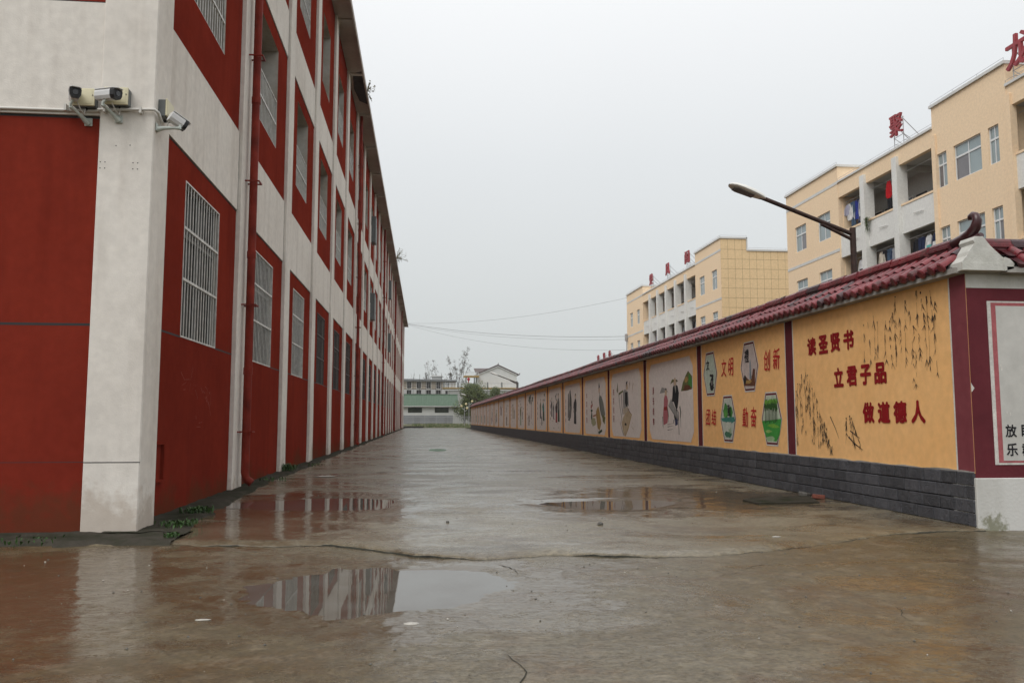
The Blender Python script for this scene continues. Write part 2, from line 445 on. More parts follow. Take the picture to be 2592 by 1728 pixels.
def wet_concrete(name, kind):
    k = NT(name)
    big = k.noise(0.22, 6, 0.6, None, 0.6)
    mid = k.noise(1.1, 6, 0.62, k.P((1, 1.25, 1)), 0.8)
    fin = k.noise(16, 5, 0.6)
    if kind == 'road':
        c = k.mix(k.rng(big, 0.42, 0.60), (0.100, 0.074, 0.036), (0.152, 0.128, 0.083))
        c = k.mix(k.rng(mid, 0.50, 0.66, 0, 0.85), c, (0.098, 0.056, 0.021))
        c = k.mix(k.rng(k.noise(0.8, 5, 0.6), 0.60, 0.70, 0, 0.55), c, (0.085, 0.034, 0.018))
    else:
        c = k.mix(k.rng(big, 0.42, 0.60), (0.150, 0.121, 0.073), (0.230, 0.203, 0.148))
        c = k.mix(k.rng(mid, 0.51, 0.64, 0, 0.85), c, (0.105, 0.068, 0.033))
        c = k.mix(k.rng(k.noise(0.55, 5, 0.6, k.P((1, 1.8, 1))), 0.54, 0.64, 0, 0.65), c, (0.060, 0.046, 0.029))
    c = k.mix(k.rng(fin, 0.38, 0.68, 0, 0.55), c, (0.060, 0.048, 0.032))
    c = k.mix(k.rng(k.noise(5.0, 6, 0.7), 0.52, 0.66, 0, 0.38), c, (0.235, 0.190, 0.130))
    c = k.mix(1.0, c, k.rng(k.noise(38, 4, 0.75), 0.3, 0.7, 0.62, 1.38), 'MULTIPLY')
    c = k.mix(k.rng(k.noise(3.1, 7, 0.75, None, 2.6), 0.60, 0.66, 0, 0.5), c, (0.050, 0.038, 0.025))
    sp = k.rng(k.noise(70, 2), 0.70, 0.74, 0, 0.4)
    c = k.mix(sp, c, (0.33, 0.30, 0.24))
    # film of water: flat and glossy in patches, rougher where the film is thin
    film = k.rng(k.noise(0.62, 7, 0.64, k.P((0.75, 1.3, 1)), 1.4), 0.44, 0.62)
    # standing wet: damp margins round the puddles and where water runs off the red building
    wet = None
    for cx_, cy_, rx_, ry_ in ((-0.2, 6.3, 1.75, 1.5), (-1.6, 12.0, 2.1, 2.6), (-1.9, 9.6, 1.3, 1.6), (2.7, 11.75, 2.1, 1.7), (-3.2, 6.6, 1.7, 2.2), (3.9, 12.6, 2.6, 2.2)):
        mp = k.n("ShaderNodeMapping"); mp.inputs["Location"].default_value = (-cx_ / rx_, -cy_ / ry_, 0); mp.inputs["Scale"].default_value = (1 / rx_, 1 / ry_, 0)
        k.l(k.P(), mp.inputs["Vector"])
        ln = k.n("ShaderNodeVectorMath"); ln.operation = 'LENGTH'; k.l(mp.outputs[0], ln.inputs[0])
        dd = k.math('ADD', ln.outputs["Value"], k.rng(k.noise(1.7, 6, 0.68), 0.3, 0.7, -0.45, 0.45))
        w_ = k.rng(dd, 0.70, 1.05, 1.0, 0.0)
        wet = w_ if wet is None else k.math('MAXIMUM', wet, w_)
    film = k.math('MAXIMUM', film, wet)
    c = k.mix(k.math('MULTIPLY', wet, 0.45), c, (0.066, 0.041, 0.019))
    c = k.mix(k.math('MULTIPLY', film, 0.25), c, (0.080, 0.058, 0.034))
    k.set("Base Color", c)
    rg = k.math('SUBTRACT', k.rng(film, 0, 1, 0.36, 0.13), k.math('MULTIPLY', wet, 0.05))
    rg = k.math('ADD', rg, k.rng(fin, 0.3, 0.7, -0.03, 0.06))
    k.set("Roughness", rg); k.set("IOR", 1.40); k.set("Specular IOR Level", 0.55)
    scr = k.rng(k.noise(9, 6, 0.72, k.P((1, 2.4, 1)), 1.8), 0.53, 0.58)
    h = k.math('ADD', k.math('MULTIPLY', k.noise(46, 4, 0.65), 0.55), k.math('MULTIPLY', scr, 0.8))
    inv = k.rng(film, 0, 1, 1.0, 0.10)
    k.bump(k.math('MULTIPLY', h, inv), 0.42 if kind == 'road' else 0.22, 0.010)
    return k.m
M['road'] = wet_concrete('wet_road_concrete', 'road')
M['street'] = wet_concrete('wet_street_concrete', 'street')
M['apron'] = plaster('dark_mossy_concrete', (0.058, 0.052, 0.043), (0.020, 0.025, 0.014), 0.9, 0.0, 0.42, 0.8, 30, 2.5)
def water():
    k = NT('puddle_water')
    k.set("Base Color", k.mix(k.rng(k.noise(2.2, 5), 0.4, 0.7), (0.105, 0.098, 0.085), (0.075, 0.062, 0.048)))
    k.set("Roughness", 0.025); k.set("IOR", 1.36); k.set("Specular IOR Level", 0.62)
    k.bump(k.noise(9, 2, 0.4, k.P((1, 0.35, 1))), 0.02, 0.01)
    return k.m
M['water'] = water()
M['crack'] = simple('crack_dirt', (0.030, 0.029, 0.021), 0.9, 0.6, 9)
M['earth'] = plaster('earth_ground', (0.10, 0.095, 0.075), (0.06, 0.065, 0.04), 0.8, 0.0, 0.9, 0.3, 10, 0.1)

# ------------------------------------------------------------------ glyphs (built-in font)
FONT = bpy.data.fonts.load("<builtin>")
_gl = {}
def glyph(ch, bold=0.0, ext=0.0):
    """unit-sized character; a bold one is thickened by overlaying shifted copies"""
    key = (ch, bold, ext)
    if key in _gl: return _gl[key]
    cu = bpy.data.curves.new("glyph", 'FONT'); cu.body = ch; cu.font = FONT; cu.size = 1.0
    cu.extrude = ext; cu.resolution_u = 3; cu.fill_mode = 'BOTH' if ext else 'FRONT'
    ob = bpy.data.objects.new("glyph", cu); COL.objects.link(ob)
    dg = bpy.context.evaluated_depsgraph_get(); dg.update()
    me = bpy.data.meshes.new_from_object(ob.evaluated_get(dg))
    bpy.data.objects.remove(ob); bpy.data.curves.remove(cu)
    n = len(me.vertices); a = np.zeros(n * 3); me.vertices.foreach_get("co", a); a = a.reshape(-1, 3)
    fs = [list(p.vertices) for p in me.polygons]
    if bold:
        offs = [(0, 0)] + [(math.cos(t), math.sin(t)) for t in np.arange(0, 2 * math.pi, math.pi / 4)]
        A_ = []; F_ = []
        for i, (dx, dy) in enumerate(offs):
            A_.append(a + np.array([dx * bold, dy * bold, (0.0002 * i) if not ext else 0.0015 * i])); F_ += [[v + i * n for v in f] for f in fs]
        a = np.concatenate(A_); fs = F_
    mn, mx = a.min(0), a.max(0)
    a[:, :2] = (a[:, :2] - (mn[:2] + mx[:2]) / 2) / np.maximum(mx[:2] - mn[:2], 1e-4)
    bpy.data.meshes.remove(me)
    me = bpy.data.meshes.new("character"); me.from_pydata([tuple(p) for p in a], [], fs); me.update()
    _gl[key] = me
    return me
def put_glyph(name, ch, mat, parent, c, w, h, face, bold=0.0, ext=0.0, depth=1.0, shear=0.0):
    me = glyph(ch, bold, ext)
    key = (ch, bold, ext, mat.name)
    if key not in _gl:
        m2 = me.copy(); m2.materials.clear(); m2.materials.append(mat); _gl[key] = m2
    me = _gl[key]
    if face == '-X': B = Matrix(((0, 0, -1), (-1, 0, 0), (0, 1, 0)))
    else: B = Matrix(((1, 0, 0), (0, 0, -1), (0, 1, 0)))
    S = Matrix(((w, shear * h, 0), (0, h, 0), (0, 0, depth)))
    m = (B @ S).to_4x4(); m.translation = Vector(c)
    return link(name, me, parent, matrix=m)

# ================================================================== GROUND
g = MB(); g.poly([(-1500, -1500, -0.12), (1500, -1500, -0.12), (1500, 1500, -0.12), (-1500, 1500, -0.12)])
tag(g.build('ground', M['earth'], recalc=False), kind='structure')

def blob_r(x, y, cx, cy, rx, ry, seed):
    """<1 inside an uneven ellipse"""
    d = np.sqrt(((x - cx) / rx) ** 2 + ((y - cy) / ry) ** 2)
    return d + 0.34 * fbm(x * 1.3 + seed, y * 1.3, 4)

EDGE = np.array([(-14, 8.6), (-4.0, 8.60), (-3.37, 8.70), (-2.7, 8.60), (-2.34, 8.64), (-1.6, 8.52), (-0.92, 8.48), (-0.55, 8.13), (-0.09, 7.69), (0.49, 7.46), (1.1, 7.66),
                 (2.06, 7.42), (2.48, 7.47), (2.93, 7.58), (3.4, 7.72), (4.04, 8.08), (5.1, 8.66), (5.68, 8.80), (6.2, 8.82), (30, 8.84)])
def edge_y(x):
    x = np.asarray(x, float)
    return np.interp(x, EDGE[:, 0], EDGE[:, 1]) + 0.10 * fbm(x * 2.3, x * 0 + 3.3, 3) + 0.05 * fbm(x * 11, x * 0 + 7.7, 3)

def road_h(x, y):
    z = -0.034 + 0.007 * fbm(x * 0.7, y * 0.7, 3) + 0.0045 * fbm(x * 4 + 3, y * 4, 3) + 0.0028 * fbm(x * 16, y * 16, 2)
    d = np.minimum(blob_r(x, y, -0.30, 6.30, 1.12, 0.92, 2.0), blob_r(x, y, -0.05, 6.45, 1.05, 0.62, 9.0))
    z = z - 0.020 * np.clip((1.10 - d) / np.where(x > 0.1, 0.5 + 0.5 * np.clip(x - 0.1, 0, 1), 0.5), 0, 1)
    d2 = blob_r(x, y, 1.05, 5.0, 0.5, 0.35, 4.0)
    z = z - 0.008 * np.clip((0.9 - d2) / 0.5, 0, 1)
    return z
xs = np.concatenate([np.array([-60, -40, -25, -15, -10, -7]), np.arange(-5.2, 7.6, 0.028), np.array([8.2, 9, 11, 15, 25, 40, 60])])
ys = np.concatenate([np.array([-40, -20, -10, -5, -1, 1, 2]), np.arange(2.8, 9.8, 0.028)])
Xg, Yg = np.meshgrid(xs, ys)
tag(link('road', grid_mesh('road', Xg, Yg, road_h(Xg, Yg), [M['road']])), kind='structure')

def street_h(x, y):
    near = np.clip(1.3 - y / 60, 0.25, 1)
    z = 0.010 * fbm(x * 0.5, y * 0.35, 3) * near + 0.0035 * fbm(x * 3 + 3, y * 3, 3) * near + 0.002 * fbm(x * 14, y * 14, 2) * near
    z = z - 0.018 * np.clip((-2.35 - x) / 0.3, 0, 1) * np.clip((9.7 - y) / 0.4, 0, 1)
    d = blob_r(x, y, -1.45, 12.4, 1.45, 1.0, 5.5)
    z = z - 0.022 * np.clip((1.1 - d) / 0.5, 0, 1)
    d = blob_r(x, y, 2.75, 11.75, 1.25, 0.95, 8.5)
    z = z - 0.020 * np.clip((1.1 - d) / 0.5, 0, 1)
    d = blob_r(x, y, 0.55, 34.0, 0.45, 1.6, 1.5)
    z = z - 0.015 * np.clip((1.1 - d) / 0.5, 0, 1)
    return z
rows = [0.0]
while rows[-1] < 123.2: rows.append(rows[-1] + 0.0042 * (rows[-1] + 7.4))
rows = np.array(rows) / rows[-1]
xs = np.concatenate([np.arange(-3.35, 6.25, 0.036)])
ey = edge_y(xs)
Yg = ey[None, :] + rows[:, None] * (130.5 - ey[None, :])
Xg = np.repeat(xs[None, :], len(rows), 0)
Zg = street_h(Xg, Yg)
drop = 0.010 + 0.022 * np.clip(0.5 + 1.6 * fbm(xs * 1.1, xs * 0 + 8, 3), 0, 1) + 0.014 * (xs < -1.0)
for k_ in range(5): Zg[k_] -= drop * (1 - k_ / 5.0) ** 1.5
# broken front lip of the slab
lipY = np.stack([ey - 0.035 + 0.02 * fbm(xs * 9, xs * 0, 2), ey - 0.012]); lipZ = np.stack([np.full_like(ey, -0.10), Zg[0] - 0.010 + 0.006 * fbm(xs * 20, xs * 0 + 1, 2)])
Xg = np.vstack([Xg[:2], Xg]); Yg = np.vstack([lipY, Yg]); Zg = np.vstack([lipZ, Zg])
sm_ = grid_mesh('street', Xg, Yg, Zg, [M['street'], M['crack']])
mi_ = np.zeros(len(sm_.polygons), np.int32); mi_[:len(xs) - 1] = 1
sm_.polygons.foreach_set("material_index", mi_)
street = tag(link('street', sm_), kind='structure')

def pool(name, cx, cy, rx, ry, z):
    m = MB(); n = 48
    m.poly([(cx + rx * math.cos(2 * math.pi * i / n), cy + ry * math.sin(2 * math.pi * i / n), z) for i in range(n)])
    return tag(m.build(name, M['water'], recalc=False), kind='structure')
pool('puddle', -0.1, 6.3, 1.75, 1.35, -0.0415)
pool('puddle', -1.4, 12.3, 1.9, 1.45, -0.0095)
pool('puddle', 2.8, 11.75, 1.6, 1.3, -0.0125)
pool('puddle', 0.55, 34.0, 0.8, 2.4, -0.0090)

# cracks: thin dirt-filled ribbons lying in the surface
def ribbon(pts, w, hf, seed, jit=0.03, step=0.03):
    pts = np.array(pts, float); seg = np.sqrt((np.diff(pts, axis=0) ** 2).sum(1)); L = np.concatenate([[0], np.cumsum(seg)])
    t = np.arange(0, L[-1], step); x = np.interp(t, L, pts[:, 0]); y = np.interp(t, L, pts[:, 1])
    x = x + jit * fbm(t * 5 + seed, t * 0, 3) * 2; y = y + jit * fbm(t * 5 + seed + 40, t * 0 + 2, 3) * 2
    dx = np.gradient(x); dy = np.gradient(y); n = np.hypot(dx, dy) + 1e-9
    ww = w * np.clip(0.55 + 1.3 * fbm(t * 9 + seed, t * 0 + 9, 3), 0.12, 1.5) * np.minimum(1, np.minimum(t, L[-1] - t) / 0.08 + 0.15)
    a = np.stack([x - dy / n * ww, y + dx / n * ww]); b = np.stack([x + dy / n * ww, y - dx / n * ww])
    Xg = np.stack([a[0], b[0]]); Yg = np.stack([a[1], b[1]]); Zg = hf(Xg, Yg) + 0.003
    return Xg, Yg, Zg
road = bpy.data.objects['road']
for i, (pts, w) in enumerate([([(0.62, 7.30), (0.72, 6.95), (0.86, 6.55)], 0.006), ([(0.05, 5.42), (0.30, 5.28), (0.40, 5.05)], 0.005),
                              ([(0.42, 4.5), (0.5, 4.2), (0.42, 3.9)], 0.003), ([(2.0, 6.3), (2.45, 6.55), (2.9, 7.0)], 0.003), ([(3.0, 4.9), (3.15, 5.4)], 0.002)]):
    link('crack', grid_mesh('crack', *ribbon(pts, w, road_h, i * 7.0), [M['crack']]), road)
xs2 = np.arange(-2.6, 6.1, 0.03)
def lip(x): return edge_y(x) - 0.028
Xr = np.stack([xs2, xs2]); wv = 0.011 * np.clip(0.5 + 2.2 * fbm(xs2 * 3, xs2 * 0 + 4, 4), 0.03, 1.6)
Yr = np.stack([edge_y(xs2) - 0.03 - wv, edge_y(xs2) - 0.03 + wv * 0.3])
link('crack', grid_mesh('crack', Xr, Yr, road_h(Xr, Yr) + 0.004, [M['crack']]), road)
for i, (y0, sk) in enumerate([(19.4, .5), (27.5, .3), (38.0, .2), (52, .1), (70, -.2), (92, .2)]):
    link('crack', grid_mesh('crack', *ribbon([(-2.7, y0), (1.0, y0 + sk * 0.4), (6.1, y0 + sk)], 0.016 + 0.0004 * y0, street_h, 100 + i * 9, 0.03, 0.08), [M['crack']]), street)

# raised, broken apron along the red building
ya = np.arange(9.3, 126.5, 0.06)
inn = -3.40
out = np.interp(ya, [9.3, 10.2, 12.9, 16.9, 20.4, 27, 40, 127], [-2.52, -2.58, -2.80, -2.98, -2.90, -2.98, -3.0, -2.98]) + 0.14 * fbm(ya * 1.7, ya * 0, 4)
cols = np.linspace(0, 1, 12)
Xg = inn + (out[:, None] - inn) * cols[None, :]; Yg = np.repeat(ya[:, None], 12, 1)
hgt = np.interp(ya, [9.3, 12, 18, 30, 127], [0.02, 0.035, 0.06, 0.05, 0.04])[:, None]
Zg = hgt * np.clip((1 - cols[None, :]) * 5, -1.0, 1) + 0.02 * fbm(Xg * 6, Yg * 6, 3)
Zg[:, -1] = -0.03
tag(link('apron', grid_mesh('apron', Xg, Yg, Zg, [M['apron']])), kind='structure')
xa = np.arange(-14, -2.45, 0.05)
near = 8.66 + 0.12 * fbm(xa * 1.9, xa * 0 + 6, 4) + 0.1 * (xa < -3.6)
cols = np.linspace(0, 1, 10)
Yg = 9.5 + (near[:, None] - 9.5) * cols[None, :]; Xg = np.repeat(xa[:, None], 10, 1)
Zg = 0.012 * np.clip((1 - cols[None, :]) * 4, -1.5, 1) + 0.022 * fbm(Xg * 6, Yg * 6, 3); Zg[:, -1] = -0.05
tag(link('apron', grid_mesh('apron', Xg, Yg, Zg, [M['apron']])), kind='structure')

# ================================================================== RED AND WHITE BUILDING (left)
XL = -3.25
NB = 25
E0, BAY, PW = 14.4, 4.64, 0.65
Z1, Z2, Z3, Z4, ZT = 4.80, 6.18, 9.62, 10.72, 15.36
YEND = E0 + BAY * (NB - 1) + PW
RB = thing('red_building', 'long three storey red and white rendered building with barred windows along the street', 'building', (XL, 9.4, 0))
def rl(x, y, z=0): return (x - XL, y - 9.4, z)
m = MB()
m.box(-14 - XL, -0.62, 0.25, YEND - 9.4 - 0.05, -0.1, ZT - 0.05, 0)
m.build('core_wall', M['reveal'], RB)
PANW = BAY - PW
def panel_mesh(name, v0, v1, hz0, hz1, depth, groove):
    mb = MB()
    P = lambda u, v, w: (-w, u, v)
    holes(mb, P, 0, PANW, v0, v1, [(1.0, hz0, 2.85, hz1)], depth, 0.02, 0, 1)
    if groove is not None:
        mb.box(-0.03, -0.0185, 0, 1.0, groove - .012, groove + .012, 2); mb.box(-0.03, -0.0185, 2.85, PANW, groove - .012, groove + .012, 2)
    mb.box(-0.03, -0.0165, 0.0, PANW, v1 - 0.022, v1 - 0.002, 2)
    return mb.mesh(name, [M['red'], M['reveal'], M['joint']], recalc=False)
pm = [panel_mesh('wall_panel', -0.1, Z1, 2.31, 4.45, 0.12, 2.31), panel_mesh('wall_panel', Z2, Z3, 7.06, 9.24, 0.5, None), panel_mesh('wall_panel', Z4, ZT, 11.72, 13.95, 0.5, None)]
WZ = [(2.31, 4.45), (7.06, 9.24), (11.72, 13.95)]
def grille_mesh(full, mat):
    mb = MB(); W = 1.85; H = 2.14 if full else 1.05; f = 0.022; d = 0.012
    mb.box(-d, d, 0, f, 0, H); mb.box(-d, d, W - f, W, 0, H); mb.box(-d, d, f, W - f, 0, f); mb.box(-d, d, f, W - f, H - f, H)
    for zz in ((H * 0.37, H * 0.70) if full else (H * 0.5,)):
        mb.box(-d * 1.2, d * 1.2, f, W - f, zz - 0.018, zz + 0.018)
    n = 13
    for i in range(1, n):
        y = f + (W - 2 * f) * i / n
        mb.box(-0.0045, 0.0045, y - 0.011, y + 0.011, f, H - f)
    return mb.mesh('grille', [mat])
gr_full = grille_mesh(True, M['steel']); gr_dark = grille_mesh(True, M['dark_bar']); gr_low = grille_mesh(False, M['steel'])
def wframe_mesh(H):
    mb = MB(); W = 1.85
    for (a, b, c, d) in ((0, .05, 0, H), (W - .05, W, 0, H), (.05, W - .05, 0, .05), (.05, W - .05, H - .05, H), (W / 2 - .025, W / 2 + .025, .05, H - .05), (.05, W / 2 - .025, H * .66, H * .66 + .045), (W / 2 + .025, W - .05, H * .66, H * .66 + .045)):
        mb.box(-0.02, 0.02, a, b, c, d)
    return mb.mesh('frame', [M['frame_grey']])
wf = [wframe_mesh(b - a) for a, b in WZ]
def pane_mesh(H, mat):
    mb = MB(); mb.poly([(0, 0.03, 0.03), (0, 1.82, 0.03), (0, 1.82, H - .03), (0, 0.03, H - .03)])
    return mb.mesh('pane', [mat], recalc=False)
pn = [pane_mesh(b - a, M['glass']) for a, b in WZ]; pnd = [pane_mesh(b - a, M['glass_dusty']) for a, b in WZ]
sill_me = MB(); sill_me.cbox(-0.45, 0.0, 0.0, 1.85, -0.03, 0.012, 0.006); sill_me = sill_me.mesh('sill', [M['reveal']])
def pilaster_mesh(seed):
    mb = MB(); zs = np.concatenate([np.arange(-0.1, ZT, 0.22), [ZT]]); vs = []
    a = 0.045 * fbm(zs * 0.8 + seed, zs * 0, 3) + .04 * np.exp(-np.maximum(zs, 0) / .25); b = 0.045 * fbm(zs * 0.8 + seed + 50, zs * 0 + 3, 3) + .05 * np.exp(-np.maximum(zs, 0) / .2)
    for z, p, q in zip(zs, a, b): vs += [(-0.1, -p, z), (0.048, -p, z), (0.06, -p + .014, z), (0.06, PW + q - .014, z), (0.048, PW + q, z), (-0.1, PW + q, z)]
    n = len(zs); mb.add(vs, [(i * 6 + k, i * 6 + k + 1, (i + 1) * 6 + k + 1, (i + 1) * 6 + k) for i in range(n - 1) for k in range(5)], 0)
    return mb.mesh('pilaster', [M['white']])
pils = [pilaster_mesh(i * 13.7) for i in range(4)]
mb = MB(); mb.box(-0.1, 0.0, 0, PANW, Z1, Z2); mb.box(-0.01, 0.0015, PANW - .02, PANW - .008, Z1, Z2, 1); sp1 = mb.mesh('spandrel', [M['white'], M['joint']])
mb = MB(); mb.box(-0.1, 0.0, 0, PANW, Z3, Z4); mb.box(-0.01, 0.0015, PANW - .02, PANW - .008, Z3, Z4, 1); sp2 = mb.mesh('spandrel', [M['white'], M['joint']])
for b in range(NB):
    ps = E0 + BAY * (b - 1) + PW - 9.4
    for k in range(3):
        link('wall_panel', pm[k], RB, (0, ps, 0))
        win = link('window', (pnd if (k == 0 and b < 3) or RN.random() < 0.3 else pn)[k], RB, (-0.13 if k == 0 else -0.50, ps + 1.0, WZ[k][0]))
        link('frame', wf[k], win, (0.022, 0, 0))
        link('sill', sill_me, win, (0.09 if k == 0 else 0.46, 0, 0)) if k else None
        if k == 0:
            link('grille', gr_full if b < 3 else gr_dark, win, (0.105, 0, 0))
        elif RN.random() < 0.93:
            link('grille', gr_low, win, (0.46, 0, 0))
    link('spandrel', sp1, RB, (0, ps, 0)); link('spandrel', sp2, RB, (0, ps, 0))
    if b: link('pilaster', pils[b % 4], RB, (0, E0 + BAY * (b - 1) - 9.4, 0))
link('pilaster', pils[0], RB, (0, YEND - PW - 9.4, 0))
for b, k in ((8, 2), (8, 1), (13, 2), (13, 1)):      # caged-in window boxes on a few upper windows
    ps = E0 + BAY * (b - 1) + PW - 9.4
    mb = MB(); mb.cbox(-.3, .22, ps + 1.9, ps + 2.75, WZ[k][0] + .1, WZ[k][0] + 1.7, .02); mb.build('window_box', M['box_grey'], RB)
# corner pier and front wall
PX = -3.06
mb = MB(); mb.cbox(-3.65 - XL, PX - XL, 0.0, 0.55, -0.12, ZT, 0.012)
pier = mb.build('corner_pier', M['white'], RB)
mb = MB(); mb.box(-3.645 - XL, PX - XL - 0.004, -0.0015, 0.02, 0.742, 0.752); mb.build('groove', M['joint'], RB)
mb = MB(); mb.box(-0.3, 0.0, 0.5, E0 - BAY + PW - 9.4 + 0.01, -0.1, ZT); mb.build('corner_return', M['white'], RB)
LX = -16 - XL
for n, z0, z1, mt, y in (('front_panel', -0.1, 4.60, 'red', .06), ('front_band', 4.60, 5.92, 'white', .03), ('front_panel', 5.92, 9.4, 'red', .06), ('front_band', 9.4, 10.7, 'white', .03), ('front_panel', 10.7, ZT, 'red', .06)):
    mb = MB(); mb.box(LX, -3.65 - XL, y, 0.3, z0, z1, 0)
    if mt == 'red':
        for zz in ((2.245, 4.585) if z0 < 0 else (z0 + .012,)): mb.box(LX, -3.652 - XL, y - .0015, y + .02, zz - .014, zz + .014, 1)
        if z0 < 0: mb.box(LX, -3.652 - XL, y - .001, y + .02, .745, .752, 1)
    mb.build(n, [M[mt], M['joint']], RB)
# holes left by old fixings on the pier
mb = MB()
for x, z in ((-3.62, 4.06), (-3.57, 4.06), (-3.62, 3.99), (-3.57, 3.99), (-3.27, 4.06), (-3.22, 4.06), (-3.27, 3.99), (-3.22, 3.99), (-3.46, 4.25), (-3.31, 4.26)):
    mb.box(x - XL - .005, x - XL + .005, -0.0015, 0.01, z - .006, z + .006)
mb.build('fixing_holes', M['joint'], RB)
# small recessed niche low on the first bay
mb = MB(); y0 = 10.5 - 9.4
for a in ((y0, y0 + .36, .44, .47), (y0, y0 + .36, .90, .93), (y0 + .30, y0 + .36, .47, .90)): mb.box(-0.02, 0.02, *a)
mb.build('niche_frame', M['red'], RB)
mb = MB(); rc = random.Random(6)
for cy, cz in ((11.6, 1.75), (11.9, 1.72), (12.15, 1.66), (12.9, 1.55), (13.05, 1.42), (12.45, 1.25), (12.7, 1.62)):
    for _ in range(4):
        y, z = cy - 9.4 + rc.gauss(0, .08), cz + rc.gauss(0, .08); a = rc.uniform(-1.3, 1.6); L = rc.uniform(.06, .26); dy, dz = math.cos(a) * L, math.sin(a) * L; w = .0035
        mb.poly([(-.0175, y, z), (-.0175, y + w, z + w), (-.0175, y + dy + w, z + dz + w), (-.0175, y + dy, z + dz)])
mb.build('chalk_scribble', simple('chalk', (0.34, 0.13, 0.11), .9, .4, 20), RB, recalc=False)
# roof and eave
mb = MB(); mb.box(-14 - XL, -0.3, -0.1, YEND - 9.4 + 0.1, ZT - 0.02, ZT + 0.16); mb.build('roof_slab', M['soffit'], RB)
for i in range(-1, NB):
    ys_ = max(E0 + BAY * i - 9.4, -0.6); ye_ = min(E0 + BAY * (i + 1) - 9.4, YEND - 9.4 + .3)
    mb = MB(); mb.box(-0.3, 0.56, ys_ + .004, ye_ - .004, ZT, ZT + 0.14); mb.box(0.56, 0.62, ys_ + .004, ye_ - .004, ZT - 0.07, ZT + 0.17)
    if i >= 0: mb.box(0.0, 0.56, ys_ + .20, ys_ + .38, ZT - 0.06, ZT)
    mb.build('eave', M['soffit'], RB)
mb = MB(); mb.poly([(0.18, 33.2 - 9.4, ZT - 0.004), (0.555, 33.0 - 9.4, ZT - 0.004), (0.555, 36.6 - 9.4, ZT - 0.004), (0.22, 36.2 - 9.4, ZT - 0.004), (0.08, 34.8 - 9.4, ZT - 0.004)])
mb.build('eave_stain', simple('wet_black_stain', (0.035, 0.03, 0.027), 0.8, 0.5, 6), RB, recalc=False)
# rainwater pipes
def pipe_mesh():
    mb = MB(); mb.tube([(0, 0, ZT - 0.02), (0, 0, 0.30), (0.02, 0, 0.20), (0.12, 0, 0.12)], 0.070, 14)
    for z in (2.05, 4.1, 6.9, 9.9, 12.6): mb.tube([(0, 0, z - .06), (0, 0, z + .06)], 0.079, 14)
    return mb.mesh('drainpipe', [M['red_pipe']])
pme = pipe_mesh()
mb = MB()
for z in (1.0, 3.2, 5.4, 7.7, 10.2, 12.9):
    mb.box(-0.13, 0.10, -0.125, -0.105, z - .012, z + .012); mb.box(0.10, 0.125, -.125, .125, z - .012, z + .012); mb.box(-0.13, 0.10, 0.105, 0.125, z - .012, z + .012)
clm = mb.mesh('pipe_bracket', [M['red_pipe']])
for i in (0, 5, 10, 15, 20):
    p = link('drainpipe', pme, RB, (0.185, E0 + BAY * i + 0.36 - 9.4, 0.0))
    link('pipe_bracket', clm, p, (0, 0, 0))

# ---------------------------------------------------------------- cameras, boxes and conduit on the corner
mb = MB(); yq = 9.4 - 0.035
mb.tube([(-9, yq + .05, 4.625), (-3.66, yq + .05, 4.645)], 0.017, 10)
mb.tube([(-3.66, yq, 4.645), (-3.10, yq, 4.668), (-3.05, yq, 4.666), (-3.018, yq + .03, 4.645), (-3.018, yq + .16, 4.58)], 0.017, 10)
cond = mb.build('conduit', M['white_pipe'])
tag(cond, 'thin white conduit running under the cameras on the corner of the red building', 'conduit')
mb = MB()
for x in (-4.0, -3.585, -3.20): mb.box(x - .012, x + .012, yq - .024, yq + .05, 4.618, 4.69)
mb.build('clip', M['white_pipe'], cond)

def junction_box(label, mtx):
    t = thing('junction_box', label, 'box', group='junction boxes beside the cameras'); t.matrix_world = mtx
    mb = MB(); mb.cbox(-.115, .125, -0.085, 0, -.10, .095, .006); mb.build('case', M['box_grey'], t)
    mb = MB(); mb.cbox(-.135, .125, -0.105, -.086, -.098, .10, .005)
    lid = mb.build('lid', M['box_cream'], t)
    mb = MB(); mb.box(-.11, .10, -.1075, -.104, -.075, .075); mb.build('lid_panel', M['box_cream'], lid)
    mb = MB(); mb.tube([(.105, -.104, .02), (.105, -.111, .02)], .006, 8); mb.build('lock', M['rust'], t)
    mb = MB(); mb.tube([(.02, -.04, -.10), (.02, -.04, -.13)], .012, 8); mb.build('gland', M['black'], t)
    return t
junction_box('cream lidded box behind the leftmost camera on the front wall', Matrix.Translation((-3.81, 9.43, 4.77)))
junction_box('cream lidded box behind the middle camera on the white pier', Matrix.Translation((-3.445, 9.40, 4.785)))
junction_box('cream lidded box on the street side of the white pier', Matrix.Translation((-3.06, 9.62, 4.75)) @ Matrix.Rotation(rad(90), 4, 'Z'))

